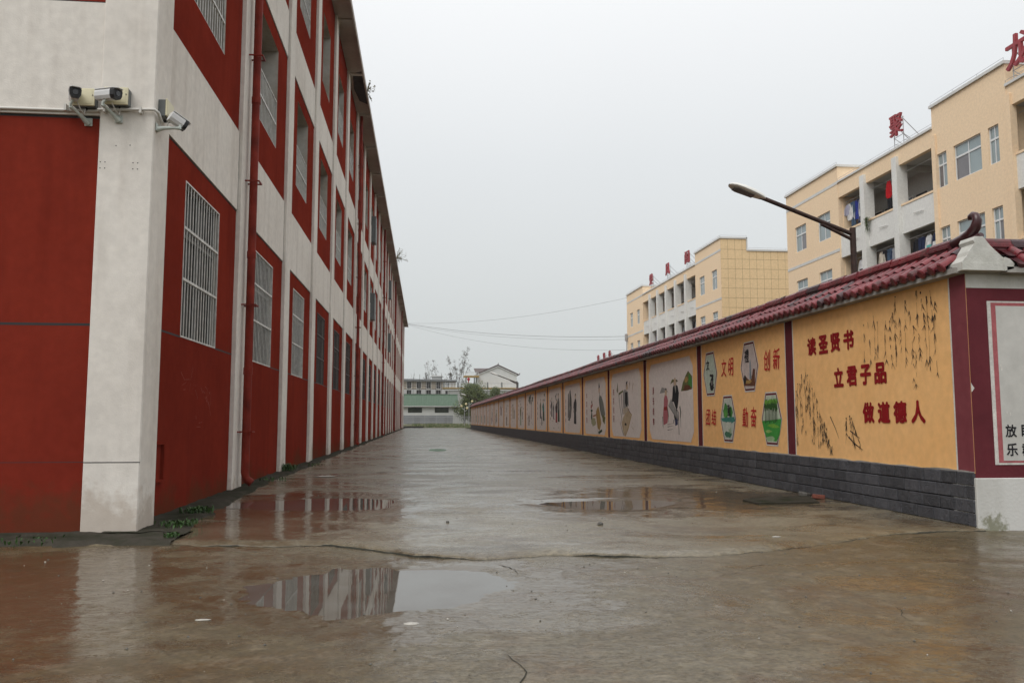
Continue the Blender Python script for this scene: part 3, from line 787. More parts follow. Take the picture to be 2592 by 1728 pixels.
def security_camera(label, plate, pn_, elbow, centre, direction, L=0.23):
    t = thing('security_camera', label, 'security camera', plate, group='security cameras on the corner')
    p0 = Vector(plate); pn_ = Vector(pn_).normalized()
    side = pn_.cross(Vector((0, 0, 1))).normalized()
    def W(mb, Mx=None):
        mb.v = [tuple(Vector(v) - p0) for v in mb.v]; return mb
    mb = MB(); Mp = Matrix((side, pn_, Vector((0, 0, 1)))).transposed().to_4x4(); Mp.translation = p0
    s = len(mb.v); mb.cbox(-.042, .042, 0.0, .012, -.045, .045, .004); mb.xform(Mp, s)
    W(mb).build('mount_plate', M['pale_green'], t)
    e = Vector(elbow)
    mb = MB(); mb.tube([p0 + pn_ * .01 + Vector((0, 0, -.02)), p0 + (e - p0) * .35 + Vector((0, 0, -.004)), p0 + (e - p0) * .75, e], [.034, .023, .017, .022], 8)
    c = Vector(centre)
    W(mb).build('arm', M['pale_green'], t)
    mb = MB(); mb.tube([e + Vector((0, 0, -.012)), e + Vector((0, 0, .03)), Vector((c.x, c.y, c.z - .04))], .016, 8); W(mb).build('knuckle', M['pale_green'], t)
    d = Vector(direction).normalized(); sx = d.cross(Vector((0, 0, 1))).normalized(); up = sx.cross(d)
    Mc = Matrix((sx, d, up)).transposed().to_4x4(); Mc.translation = c
    prof = [(x * 1.22, z * 1.22) for x, z in [(-.042, .038), (.042, .038), (.047, .02), (.044, -.018), (.028, -.044), (-.028, -.044), (-.044, -.018), (-.047, .02)]]; L *= 1.22
    mb = MB(); mb.prism([(x, -L / 2, z) for x, z in prof], (0, L * .78, 0)); mb.xform(Mc); body = W(mb).build('body', M['cam_white'], t)
    mb = MB(); mb.prism([(x * 1.05, L * .28, z * 1.05) for x, z in prof], (0, L * .20, 0), 0); mb.xform(Mc); W(mb).build('hood', M['black'], t)
    mb = MB(); mb.prism([(-.06, -L * .5, .051), (.06, -L * .5, .051), (.06, L * .40, .051), (.036, L * .60, .051), (-.036, L * .60, .051), (-.06, L * .40, .051)], (0, 0, .007)); mb.xform(Mc); W(mb).build('sunshield', M['cam_white'], t)
    mb = MB(); mb.tube([(0, L * .478, 0), (0, L * .50, 0)], .028, 12); mb.xform(Mc); W(mb).build('lens', M['lens'], t)
    mb = MB(); mb.box(-.0585, -.0565, -L * .45, -L * .25, .020, .032); mb.box(-.0585, -.0565, -L * .45, -L * .28, .010, .015); mb.xform(Mc); W(mb).build('maker_mark', M['box_grey'], body)
    return t
security_camera('white camera with black hood facing out from above the red panel, leftmost of three', (-3.785, 9.455, 4.525), (0, -1, 0), (-3.90, 9.24, 4.62), (-3.845, 9.20, 4.742), (0.42, -0.88, -0.12))
security_camera('white camera with black hood turned right on the front of the white pier', (-3.44, 9.395, 4.55), (0, -1, 0), (-3.545, 9.20, 4.64), (-3.49, 9.19, 4.752), (0.86, -0.48, -0.08), 0.25)
security_camera('white camera aimed down the street on the side of the white pier', (-3.055, 9.47, 4.50), (1, 0, 0), (-2.80, 9.47, 4.50), (-2.83, 9.49, 4.585), (0.72, 0.55, -0.42), 0.17)
mb = MB(); mb.tube([(-2.90, 9.45, 4.60), (-2.93, 9.46, 4.56), (-2.95, 9.48, 4.50), (-2.99, 9.5, 4.485), (-3.03, 9.52, 4.52), (-3.04, 9.55, 4.60)], .006, 6)
tag(mb.build('cable', M['white_pipe']), 'thin grey cable looping from the side camera to its box', 'cable')
for i, (a, b) in enumerate((((-3.84, 9.26, 4.69), (-3.80, 9.38, 4.65)), ((-3.47, 9.24, 4.69), (-3.42, 9.36, 4.65)))):
    mb = MB(); a = Vector(a); b = Vector(b); mb.tube([a, a * .6 + b * .4 + Vector((.01, 0, -.07)), a * .3 + b * .7 + Vector((.02, 0, -.08)), b], .007, 6)
    tag(mb.build('cable', M['white_pipe']), ('thin grey cable hanging under the leftmost camera', 'thin grey cable hanging under the middle camera')[i], 'cable')

# ================================================================== MURAL WALL (right)
XW, YC, YW1 = 6.2, 8.85, 112.2
MW = thing('mural_wall', 'long orange painted wall with moral murals, dark stone base and maroon tiled coping', 'wall', (XW, YC, 0))
def wl(x, y, z=0): return (x - XW, y - YC, z)
SOF = 2.885
mb = MB(); mb.box(0, 0.4, 0.004, YW1 - YC, 0.60, SOF, 0); mb.box(0.02, 0.4, 0.004, YW1 - YC, -0.1, 0.60, 1)
mb.build('wall_body', [M['orange'], M['brick_joint']], MW)
STR = [8.99] + [13.54 + 4.68 * i for i in range(22)]
for i, y in enumerate(STR):
    hw = 0.14
    mb = MB(); y0, y1 = (YC + 0.002, YC + 0.29) if i == 0 else (y - hw, y + hw)
    y1 = min(y1, YW1 - .01)
    mb.box(-0.004, 0.0, y0 - YC, y1 - YC, 0.615, SOF, 0)
    if i: mb.box(-0.0035, 0.0, y0 - YC - .026, y0 - YC, 0.615, SOF, 1)
    mb.box(-0.0035, 0.0, y1 - YC, y1 - YC + .026, 0.615, SOF, 1)
    mb.build('pilaster_strip', [M['maroon2'] if i == 0 else M['maroon'], M['white_line']], MW)
# stone-faced base bricks
def brick_mesh(L, seed):
    mb = MB(); mb.cbox(-0.028, 0.018, 0.005, L - .005, 0.004, 0.148, 0.008)
    return mb.mesh('brick', [M['stone_brick']])
BL = (0.30, 0.34, 0.26)
bms = [brick_mesh(l, i) for i, l in enumerate(BL)]
rest = MB(); nb = 0; cand = []
rb_ = random.Random(4)
for r in range(4):
    y = YC + 0.002 + (0.0 if r % 2 else -0.13)
    while y < YW1:
        k = rb_.choice((0, 0, 1, 1, 2)); y2 = y + BL[k]
        if y < YC: y = YC + 0.002; k = 2; y2 = y + BL[2] * .5; cand.append((y, r, -1, BL[2] * .5))
        else: cand.append((y, r, k, BL[k]))
        y = y2
cand.sort()
for i, (y, r, k, L) in enumerate(cand):
    z = r * 0.153; dx = rb_.uniform(-.003, .003)
    if i < 300 and k >= 0:
        link('brick', bms[k], MW, (dx, y - YC, z))
    elif k < 0:
        mb = MB(); mb.cbox(-0.028, 0.018, 0.002, L - .004, 0.003, 0.150, 0.006); link('brick', mb.mesh('brick', [M['stone_brick']]), MW, (dx, y - YC, z))
    else:
        rest.box(-0.026 + dx, 0.018, y - YC + .005, y - YC + L - .005, z + .003, z + .150)
tag(rest.build('brick_rows', M['stone_brick'], MW, recalc=False), kind='stuff')
mb = MB()
tt = np.arange(0, 60, 0.05); hh = 0.010 * np.clip(1 + 2.2 * fbm(tt * 3, tt * 0, 3), 0, 3)
for a, b, c in zip(tt, tt[1:], hh): mb.box(-0.018, 0.0, a + .004, b + .004, 0.609, 0.613 + c)
mb.build('mortar_smear', M['concrete_edge'], MW)

# coping: soffit slab, mortar bed, tiles
EX, EZ, RX, RZ = -0.19, 2.955, 0.19, 3.195      # eave and ridge foot, local x
mb = MB(); mb.box(-0.15, 0.55, -0.04, YW1 - YC, SOF, SOF + .065)
mb.prism([(-0.145, 0.05, SOF + .066), (0.545, 0.05, SOF + .066), (0.23, 0.05, 3.15), (0.17, 0.05, 3.15)], (0, YW1 - YC - .05, 0), 1)
roof = mb.build('coping', [M['concrete_edge'], M['mortar']], MW)
sl = math.atan2(RZ - EZ, RX - EX); SLN = math.hypot(RZ - EZ, RX - EX)
# local tile frame: x along the wall, y up the slope, z out of the roof
def cover(L, r0, r1, z0, disc):
    mb = MB(); n = 9; vs = []
    for j, (yy, rr) in enumerate(((0, r0), (L, r1))):
        for k in range(n + 1):
            a = math.pi * (-0.06 + 1.12 * k / n)
            vs.append((rr * math.cos(a), yy, z0 + rr * math.sin(a)))
    mb.add(vs, [(k, k + 1, n + 2 + k, n + 1 + k) for k in range(n)], 0, True)
    if disc:
        nd = 12; R2 = r0 * 1.10
        a = [(R2 * math.cos(2 * math.pi * k / nd), -.006, z0 * .9 + R2 * math.sin(2 * math.pi * k / nd)) for k in range(nd)]
        b = [(.72 * p[0], -.018, z0 * .9 + .72 * (p[2] - z0 * .9)) for p in a]
        c = [(p[0], .012, p[2]) for p in a]
        mb.add(a + b + c, [list(range(nd, 2 * nd))] + [(k, (k + 1) % nd, nd + (k + 1) % nd, nd + k) for k in range(nd)] + [(2 * nd + k, 2 * nd + (k + 1) % nd, (k + 1) % nd, k) for k in range(nd)], 0)
    else:
        q = [(p[0] * .82, -.0, z0 + (p[2] - z0) * .82) for p in vs[:n + 1]]
        mb.add(vs[:n + 1] + q, [(k + 1, k, n + 1 + k, n + 2 + k) for k in range(n)], 0)
    return mb
def pan(L, w, z0, lipd):
    mb = MB(); n = 6; vs = []
    for yy in (0, L):
        for k in range(n + 1):
            t = -1 + 2 * k / n
            vs.append((t * w, yy, z0 + 0.030 * t * t + (0.008 if yy == 0 else 0)))
    mb.add(vs, [(k, k + 1, n + 2 + k, n + 1 + k) for k in range(n)], 0, True)
    if lipd:
        lo = [(vs[k][0], -.004, vs[k][2] - lipd * (1 - abs(-1 + 2 * k / n) ** 2 * .85)) for k in range(n + 1)]
    else:
        lo = [(vs[k][0], 0.0, vs[k][2] - .012) for k in range(n + 1)]
    mb.add(vs[:n + 1] + lo, [(k, n + 1 + k, n + 2 + k, k + 1) for k in range(n)], 0)
    return mb
T = {'lo': cover(.26, .058, .050, .022, True), 'up': cover(SLN - .22, .056, .050, .040, False), 'plo': pan(.27, .095, 0.004, .045), 'pup': pan(SLN - .23, .095, 0.018, 0)}
Tm = {k: v.mesh('tile', [M['pan' if k[0] == 'p' else 'glazed']], recalc=False) for k, v in T.items()}
def tile_mat(y, s, jz=0.0, tw=0.0, side=True):
    """matrix, in wall-local space, of a tile whose foot is s up the slope at distance y along the wall"""
    if side:   # slope rises toward +X, wall runs along Y
        ax = Vector((0, -1, 0)); ay = Vector((math.cos(sl), 0, math.sin(sl))); az_ = Vector((-math.sin(sl), 0, math.cos(sl)))
        org = Vector((EX, y, EZ))
    else:      # front wall: slope rises toward +Y, wall runs along X
        ax = Vector((1, 0, 0)); ay = Vector((0, math.cos(sl), math.sin(sl))); az_ = Vector((0, -math.sin(sl), math.cos(sl)))
        org = Vector((y, EX, EZ))
    Mx = Matrix((ax, ay, az_)).transposed().to_4x4(); Mx.translation = org + ay * s + az_ * jz
    return Mx @ Matrix.Rotation(tw, 4, 'Z')
SPC = 0.20
rt = random.Random(9)
joined = []
nrow = int((YW1 - YC - 0.2) / SPC)
for i in range(nrow):
    y = 0.13 + i * SPC + rt.uniform(-.008, .008)
    for key, s, dy in (('lo', 0.0, 0), ('up', .215, 0), ('plo', 0.02, SPC / 2), ('pup', .235, SPC / 2)):
        tw = rt.gauss(0, .04); jz = rt.uniform(-.004, .006)
        if rt.random() < 0.03 and i > 2 and key == 'up': continue
        Mx = tile_mat(y + dy, s + rt.uniform(-.010, .010), jz, tw)
        if i < 148: link('tile', Tm[key], roof, matrix=Mx)
        else: joined.append((key, Mx))
mb = MB()
for key, Mx in joined:
    s = len(mb.v); mb.add(T[key].v, T[key].f); mb.sm[-len(T[key].f):] = T[key].sm; mb.xform(Mx, s)
jm = mb.mesh('tile_rows', [M['glazed']], recalc=False)
at = jm.attributes.new("joined", 'FLOAT', 'POINT'); at.data.foreach_set("value", np.ones(len(jm.vertices), np.float32))
tag(link('tile_rows', jm, roof), kind='stuff')
# far slope, hidden from the street
mb = MB(); mb.poly([(0.57, 0, EZ), (0.57, YW1 - YC, EZ), (0.21, YW1 - YC, RZ), (0.21, 0.0, RZ)]); mb.build('back_slope', M['glazed'], roof, recalc=False)
# ridge
def ridge_mesh(L):
    prof = [(-.065, 3.19), (-.075, 3.245), (-.055, 3.25), (-.055, 3.275), (-.082, 3.285), (-.082, 3.315), (-.058, 3.325), (-.054, 3.36), (-.034, 3.388), (0, 3.40)]
    prof = prof + [(-x, z) for x, z in prof[-2::-1]]
    mb = MB(); mb.prism([(x, 0.003, z) for x, z in prof], (0, L - .006, 0)); return mb.mesh('ridge_tile', [M['glazed']])
rm = ridge_mesh(.42)
n = int((YW1 - YC - .6) / .42)
for i in range(n):
    o = link('ridge_tile', rm, roof, (0.20 + rt.uniform(-.004, .004), 0.50 + i * .42, rt.uniform(-.006, .006) + 0.012 * math.sin(i * .17)))
    o.rotation_euler = (rt.gauss(0, .008), 0, rt.gauss(0, .006))
# upturned ridge end
mb = MB()
path = [(9.42, 3.33), (9.26, 3.345), (9.10, 3.36), (8.98, 3.395), (8.90, 3.45), (8.865, 3.52), (8.885, 3.585), (8.935, 3.61), (8.985, 3.595), (8.99, 3.555)]
mb.tube([wl(6.40, y, z) for y, z in path], [.05, .058, .065, .066, .062, .054, .044, .036, .032, .022], 10)
mb.tube([wl(6.40, 9.05, 3.30), wl(6.40, 8.83, 3.325), wl(6.40, 8.80, 3.34)], [.05, .045, .03], 8)
tag(mb.build('ridge_end', simple('dark_glazed_ornament', (0.050, 0.014, 0.017), 0.3, 0.2, 12, spec=0.5), roof), 'dark upturned curling ridge end')
# a few leaves of fallen straw under the ridge near the corner
# front return of the wall
FW = thing('front_wall', 'front return of the wall, maroon with a pale framed notice board and tiled coping', 'wall', (XW, YC, 0))
mb = MB(); mb.box(0.006, 5.0, 0.0, 0.4, 0.549, 2.722, 0); mb.build('wall_body', M['maroon'], FW)
mb = MB(); mb.box(0.004, 5.0, -0.004, 0.4, 2.722, SOF); mb.build('top_band', M['gable'], FW)
mb = MB(); mb.cbox(-0.012, 5.0, -0.03, 0.4, -0.1, 0.549, 0.008)
k = NT('mossy_white_base')
f = k.math('MULTIPLY', k.rng(k.noise(6, 6, 0.65), 0.36, 0.56), k.rng(k.noise(1.1, 3), 0.48, 0.60))
gp = k.n("ShaderNodeSeparateXYZ"); k.l(k.P(), gp.inputs[0])
mp = k.n("ShaderNodeMapping"); mp.inputs["Location"].default_value = (-6.36 / .17, 0, -.03 / .13); mp.inputs["Scale"].default_value = (1 / .17, 0, 1 / .13); k.l(k.P(), mp.inputs["Vector"])
ln = k.n("ShaderNodeVectorMath"); ln.operation = 'LENGTH'; k.l(mp.outputs[0], ln.inputs[0])
moss = k.rng(k.math('ADD', ln.outputs["Value"], k.rng(k.noise(13, 6, 0.75), 0.3, 0.7, -0.75, 0.75)), 0.45, 1.0, 0.7, 0.0)
c = k.mix(k.rng(k.noise(1.5, 6, 0.6, k.P((1, 1, .4))), 0.45, 0.7, 0, .6), (0.60, 0.595, 0.57), (0.42, 0.41, 0.37))
c = k.mix(moss, c, (0.115, 0.115, 0.035)); k.set("Base Color", c); k.set("Roughness", 0.85); k.bump(k.noise(30, 4), 0.35, 0.012)
mb.build('base', k.m, FW)
FX1 = 3.2
mb = MB()
x0, z0, z1 = 0.25, 0.696, 2.571
mb.box(x0, FX1, -0.006, 0, z0, z1, 0)
mb.box(x0 + .044, FX1 - .04, -0.0085, -0.006, z0 + .024, z1 - .019, 1)
mb.box(x0 + .10, FX1 - .1, -0.011, -0.0085, z0 + .046, z1 - .056, 2)
mb.build('notice_board', [M['white_line'], M['pink'], M['board']], FW)
for ch, x, z in (('放', 6.655, 1.08), ('眼', 6.853, 1.08), ('乐', 6.657, .868), ('群', 6.845, .868)):
    put_glyph('character', ch, M['ink'], FW, (x - XW, -0.0135, z), .138, .145, '-Y', 0.022)
mb = MB()
for (x, z, a, b) in ((6.575, 1.82, .010, .02), (6.585, 1.79, .009, .028), (6.62, 1.29, .006, .016), (6.66, 1.27, .008, .02)):
    mb.poly([(x - XW + a * math.cos(t), -0.0125, z + b * math.sin(t)) for t in np.linspace(0, 6.0, 8)])
mb.poly([(0.004, -.0015, 1.63), (0.02, -.0015, 1.60), (0.045, -.0015, 1.565), (0.02, -.0015, 1.53), (0.006, -.0015, 1.52)])
mb.build('chipped_paint', M['white_line'], FW, recalc=False)
mb = MB(); mb.box(0.42, 5.0, -0.15, 0.55, SOF, SOF + .065); mb.prism([(0.40, -.14, SOF + .066), (0.40, .5, SOF + .066), (0.40, .23, 3.15), (0.40, .17, 3.15)], (4.6, 0, 0), 1)
froof = mb.build('coping', [M['concrete_edge'], M['mortar']], FW)
for i in range(22):
    x = 0.70 + i * SPC
    for key, s, dx in (('lo', 0.0, 0), ('up', .215, 0), ('plo', 0.02, -SPC / 2), ('pup', .235, -SPC / 2)):
        link('tile', Tm[key], froof, matrix=tile_mat(x + dx, s + rt.uniform(-.01, .01), rt.uniform(-.003, .005), rt.gauss(0, .02), False))
for i in range(10):
    link('ridge_tile', rm, froof, (0.30 + .42 * (i + 1), 0.20, -.045), rot=(0, 0, rad(90)))
# gable at the corner
mb = MB()
pts = [(-.115, 2.905), (.42, 2.905), (.42, 3.035), (.31, 3.13), (.24, 3.195), (.155, 3.30), (.06, 3.30), (.035, 3.255), (.05, 3.215), (-.025, 3.125), (-.045, 3.075), (-.115, 3.0)]
mb.prism([(x, -0.13, z) for x, z in pts], (0, 0.26, 0))
mb.box(-.122, .422, -.142, -.13, 2.905, 2.985)
mb.prism([(.39, -.15, 2.90), (.50, -.15, 2.93), (.51, -.15, 2.99), (.46, -.15, 3.04), (.40, -.15, 3.06), (.385, -.15, 2.98)], (0, .2, 0))
mb.build('gable', M['gable'], FW)

# ------------------------------------------------------------------ painted lettering and pictures
def wp(y, z, w=0.006): return (-w, y - YC, z)
for chs, ys_, z in (('读圣贤书', (12.70, 12.31, 11.925, 11.53), 2.38), ('立君子品', (11.865, 11.475, 11.095, 10.715), 1.842), ('做道德人', (11.06, 10.665, 10.28, 9.88), 1.306)):
    for ch, y in zip(chs, ys_):
        put_glyph('character', ch, M['letter_red'], MW, wp(y, z), .305 if ch not in '子立' else .29, .295, '-X', 0.048)
for chs, ys_, z, h in (('文明', (16.66, 16.27), 2.285, .36), ('创新', (14.47, 14.06), 2.29, .38), ('团结', (17.70, 17.33), 1.265, .34), ('勤奋', (15.57, 15.16), 1.26, .38)):
    for ch, y in zip(chs, ys_):
        put_glyph('character', ch, M['letter_bright'], MW, wp(y, z), .30, h, '-X', 0.012, shear=0.06)
PC = {}
def pcol(c):
    if c not in PC: PC[c] = paint('mural_paint', c)
    return PC[c]
INK, SKIN, RED_, PINK_, BRN, OLV, GRN, DKG, BLU, GREY, OCH, TEAL, WHT, LGR = ((0.016, 0.016, 0.019), (0.52, 0.38, 0.27), (0.30, 0.025, 0.025), (0.42, 0.13, 0.15), (0.13, 0.05, 0.025),
    (0.13, 0.13, 0.045), (0.06, 0.22, 0.05), (0.03, 0.06, 0.035), (0.03, 0.035, 0.10), (0.16, 0.15, 0.145), (0.36, 0.23, 0.075), (0.05, 0.20, 0.17), (0.60, 0.60, 0.57), (0.30, 0.29, 0.275))
class Art:
    """flat brush shapes on the wall; a,b run 0..1 across the picture from its far (left) edge"""
    def __init__(s, yl, yr, z0, z1, seed):
        s.yl, s.yr, s.z0, s.z1 = yl, yr, z0, z1; s.mb = MB(); s.mats = []; s.base = s.layer = 0.0062; s.k = 0; s.r = random.Random(seed)
    def step(s):
        s.k = (s.k + 1) % 60; s.layer = s.base + s.k * 0.00006
    def mi(s, c):
        m = pcol(c)
        if m not in s.mats: s.mats.append(m)
        return s.mats.index(m)
    def pt(s, a, b): return (-s.layer, s.yl + (s.yr - s.yl) * a - YC, s.z0 + (s.z1 - s.z0) * b)
    def poly(s, pts, c):
        s.step(); s.mb.poly([s.pt(*p) for p in pts], s.mi(c))
    def blob(s, a, b, ra, rb, c, n=14, jit=.14, rot=0.0):
        pts = []
        for i in range(n):
            t = 2 * math.pi * i / n; q = 1 + s.r.uniform(-jit, jit)
            x, y = ra * q * math.cos(t), rb * q * math.sin(t)
            pts.append((a + x * math.cos(rot) - y * math.sin(rot) * ra / rb, b + y * math.cos(rot) + x * math.sin(rot) * rb / ra))
        s.poly(pts, c)
    def stroke(s, pts, w, c, w2=None):
        s.step()
        w2 = w * .25 if w2 is None else w2
        asp = abs(s.yl - s.yr) / (s.z1 - s.z0)
        P_ = [Vector((p[0] * asp, p[1])) for p in pts]; L = []; Rr = []
        for i, p in enumerate(P_):
            d = (P_[min(i + 1, len(P_) - 1)] - P_[max(0, i - 1)])
            d = d.normalized() if d.length > 1e-9 else Vector((0, 1))
            t = i / (len(P_) - 1); ww = (w * (1 - t) + w2 * t) * s.r.uniform(.8, 1.2)
            nrm = Vector((-d.y, d.x)) * ww; L.append(p + nrm); Rr.append(p - nrm)
        k = s.mi(c)
        for i in range(len(P_) - 1):
            q = [L[i], L[i + 1], Rr[i + 1], Rr[i]]
            s.mb.poly([s.pt(v.x / asp, v.y) for v in q], k)
    def figure(s, a, b, h, robe, accent, lean=0.0, w=1.0, skirt=None):
        """robed figure standing at a,b (feet), h tall"""
        q = .30 * h * w
        sk = skirt or robe
        s.poly([(a - q * .42, b + .02 * h), (a + q * .45, b), (a + q * .38, b + .45 * h), (a - q * .36 + lean * .4, b + .47 * h)], sk)
        s.poly([(a - q * .40 + lean * .4, b + .42 * h), (a + q * .42 + lean * .4, b + .40 * h), (a + q * .46 + lean * .7, b + .66 * h), (a + q * .2 + lean, b + .82 * h), (a - q * .2 + lean, b + .82 * h), (a - q * .5 + lean * .7, b + .64 * h)], robe)
        s.stroke([(a - q * .38 + lean * .7, b + .72 * h), (a - q * .7 + lean, b + .58 * h), (a - q * .45 + lean, b + .48 * h)], .018 * h * 2, robe)
        s.stroke([(a + lean, b + .80 * h), (a + q * .05 + lean * .6, b + .5 * h), (a, b + .1 * h)], .008 * h * 2, accent, .012 * h)
        s.blob(a + lean * 1.1, b + .895 * h, q * .23, .075 * h, SKIN, 12, .05)
        s.poly([(a + lean * 1.1 - q * .24, b + .90 * h), (a + lean * 1.1 - q * .15, b + .985 * h), (a + lean * 1.1 + q * .1, b + .995 * h), (a + lean * 1.1 + q * .25, b + .93 * h), (a + lean * 1.1 + q * .02, b + .95 * h)], INK)
        s.stroke([(a - q * .4, b + .02 * h), (a + q * .42, b - .002)], .012 * h, INK, .01 * h)
    def text(s, chars, a, b0, b1, c, w=.05):
        n = len(chars)
        for i, ch in enumerate(chars):
            b = b1 - (i + .5) * (b1 - b0) / n
            y = s.yl + (s.yr - s.yl) * a; z = s.z0 + (s.z1 - s.z0) * b
            put_glyph('character', ch, pcol(c), MW, wp(y, z, .0095), w * abs(s.yl - s.yr), .72 * (b1 - b0) / n * (s.z1 - s.z0), '-X', 0.015)
    def done(s, name, parent):
        return s.mb.build(name, s.mats, parent, recalc=False)

# bamboo brush strokes beside the slogans
def bamboo(name, yl, yr, z0, z1, comps, seed):
    A = Art(yl, yr, z0, z1, seed); r = A.r; asp = abs(yl - yr) / (z1 - z0)
    for (a, b, h, dens, lean, col) in comps:
        cur = r.uniform(-.02, .02)
        def at(t): return (a + lean * t + cur * math.sin(t * 3.0), b - h * t)
        t = 0.0
        while t < 1.0:                       # broken drooping stem, brush lifting now and then
            t2 = min(1.0, t + r.uniform(.08, .30))
            if r.random() < .75: A.stroke([at(t), at((t + t2) / 2), at(t2)], r.uniform(.0009, .0024), col, r.uniform(.0006, .0016))
            t = t2
        for k in range(int(dens * .95)):
            t = r.random() ** 1.2; x, y = at(t); wl_ = r.uniform(.0014, .0050)
            for sg in ((-1, 1) if r.random() < .6 else (r.choice((-1, 1)),)):
                ang = rad(-90 + sg * abs(r.gauss(22, 12))); L = r.uniform(.03, .075)
                A.stroke([(x, y), (x + math.cos(ang) * L * .5 / asp, y + math.sin(ang) * L * .5), (x + math.cos(ang) * L / asp, y + math.sin(ang) * L)], wl_, col, .0009)
        if r.random() < .5: A.blob(a, b, .006, .010, col, 7, .4)
    return A.done(name, MW)
cl = []
rr = random.Random(3)
for i in range(17):      # lower left clump
    a = .03 + .022 * i * 1.35; top = .93 - .018 * abs(i - 5) * 2.2 - .010 * max(0, i - 6) * 4
    cl.append((a, min(.97, top + rr.uniform(-.05, .05)), rr.uniform(.45, .70) if i < 12 else rr.uniform(.28, .42), 13, rr.uniform(-.01, .02), (0.035, 0.035, 0.03) if rr.random() < .7 else (0.08, 0.07, 0.05)))
bamboo('bamboo_painting', 13.38, 10.95, .63, 2.12, [(a, b, min(h, b - .12), n, l, c) for a, b, h, n, l, c in cl] + [(.74, .42, .33, 14, .05, INK), (.76, .40, .26, 12, .09, INK), (.70, .40, .26, 8, -.02, INK)], 21)
A = Art(13.38, 10.95, .63, 2.12, 5)
A.stroke([(.50, .42), (.56, .30), (.60, .2)], .006, INK); A.stroke([(.72, .22), (.78, .16), (.83, .13), (.88, .10)], .007, INK); A.stroke([(.74, .28), (.80, .24), (.85, .21)], .006, INK); A.done('bamboo_stem', MW)
cl = []
for a, b, h, d, c in ((.03, .80, .45, 6, 1), (.09, .82, .40, 6, 1), (.17, .87, .38, 8, 1), (.22, .80, .32, 6, 1), (.33, .80, .36, 8, 0), (.38, .78, .40, 9, 0), (.42, .85, .44, 9, 0), (.46, .99, .62, 9, 0), (.50, .80, .36, 8, 0),
                      (.58, .93, .55, 10, 0), (.62, .86, .62, 12, 0), (.66, .70, .50, 9, 0), (.71, .99, .60, 12, 0), (.76, .97, .66, 13, 0), (.82, .92, .60, 10, 0), (.86, .97, .50, 9, 0), (.91, .88, .62, 9, 0)):
    cl.append((a, b, h, d, rr.uniform(-.02, .03), (0.03, 0.028, 0.028) if c == 0 else (0.13, 0.10, 0.07)))
bamboo('bamboo_painting', 11.15, 9.25, 1.35, 2.84, cl, 33)

# hexagon pictures
def hexpic(y, z, fill, fn, seed):
    hw, hh = .435, .47
    def hx(s): return [(y + hw * s, z), (y + .235 * s, z + hh * s), (y - .235 * s, z + hh * s), (y - hw * s, z), (y - .235 * s, z - hh * s), (y + .235 * s, z - hh * s)]
    mb = MB(); w = .0045
    for s, mi in ((1.03, 0), (.975, 1), (.90, 0), (.875, 2)):
        mb.poly([wp(a, b, w) for a, b in hx(s)], mi); w += .0006
    o = mb.build('hexagon_picture', [M['white_line'], M['maroon'], pcol(fill)], MW, recalc=False)
    A = Art(y + .235, y - .235, z - .40, z + .40, seed); A.base = .0078; fn(A); A.done('painting', o)
def h1(A):
    for a, b, r1, r2 in ((.75, .30, .20, .10), (.70, .20, .26, .10), (.82, .42, .16, .08), (.70, .12, .26, .07), (.60, .45, .14, .04)): A.blob(a, b, r1, r2, INK, 12, .25)
    A.blob(.72, .25, .12, .07, GREY, 10, .2)
    for k in range(5): A.stroke([(.45 + .1 * k, .60), (.48 + .1 * k, .52)], .01, GREY)
def h2(A):
    A.poly([(-.1, .05), (1.05, .02), (1.1, .42), (.9, .44), (.8, .30), (.55, .16), (.3, .22), (.05, .30), (-.15, .22)], BRN)
    A.blob(.35, .14, .3, .05, OCH, 10, .3); A.blob(.05, .20, .12, .12, INK, 10, .3)
    A.poly([(.50, .20), (.72, .20), (.68, .58), (.61, .70), (.55, .58)], (0.22, 0.27, 0.30)); A.stroke([(.61, .2), (.61, .68)], .012, INK)
def h3(A):
    A.blob(.25, .70, .28, .20, GRN, 14, .2); A.blob(.85, .66, .25, .14, GRN, 12, .2); A.blob(.2, .62, .2, .10, (0.10, 0.30, 0.06), 12, .25)
    A.poly([(-.3, .52), (1.25, .55), (1.35, .45), (.9, .38), (-.2, .44)], TEAL)
    A.blob(.55, .30, .45, .12, (0.50, 0.52, 0.45), 14, .25); A.blob(.5, .10, .35, .08, (0.06, 0.16, 0.10), 12, .3); A.blob(.75, .2, .2, .06, (0.30, 0.38, 0.25), 12, .3)
def h4(A):
    A.poly([(-.4, .45), (1.4, .50), (1.2, .15), (.9, .0), (.1, .02), (-.2, .2)], (0.05, 0.28, 0.05))
    A.blob(.4, .06, .4, .06, (0.30, 0.45, 0.25), 12, .2); A.blob(.7, .34, .5, .04, (0.16, 0.36, 0.05), 12, .3); A.blob(.2, .22, .3, .03, (0.25, 0.42, 0.12), 12, .3)
    for k in range(9):
        x = -.05 + .13 * k; A.stroke([(x, .40 + .02 * (k % 3)), (x + .03, .7), (x + .01, .95)], .018, (0.02, 0.03, 0.012), .01)
        A.blob(x, .78 + .04 * (k % 2), .10, .11, (0.03, 0.09, 0.02), 10, .35); A.blob(x + .05, .88, .08, .06, (0.14, 0.34, 0.05), 9, .35)
hexpic(17.50, 2.205, (0.44, 0.50, 0.42), h1, 1); hexpic(15.30, 2.225, (0.52, 0.44, 0.41), h2, 2); hexpic(16.49, 1.228, (0.47, 0.50, 0.44), h3, 3); hexpic(14.34, 1.225, (0.45, 0.52, 0.40), h4, 4)
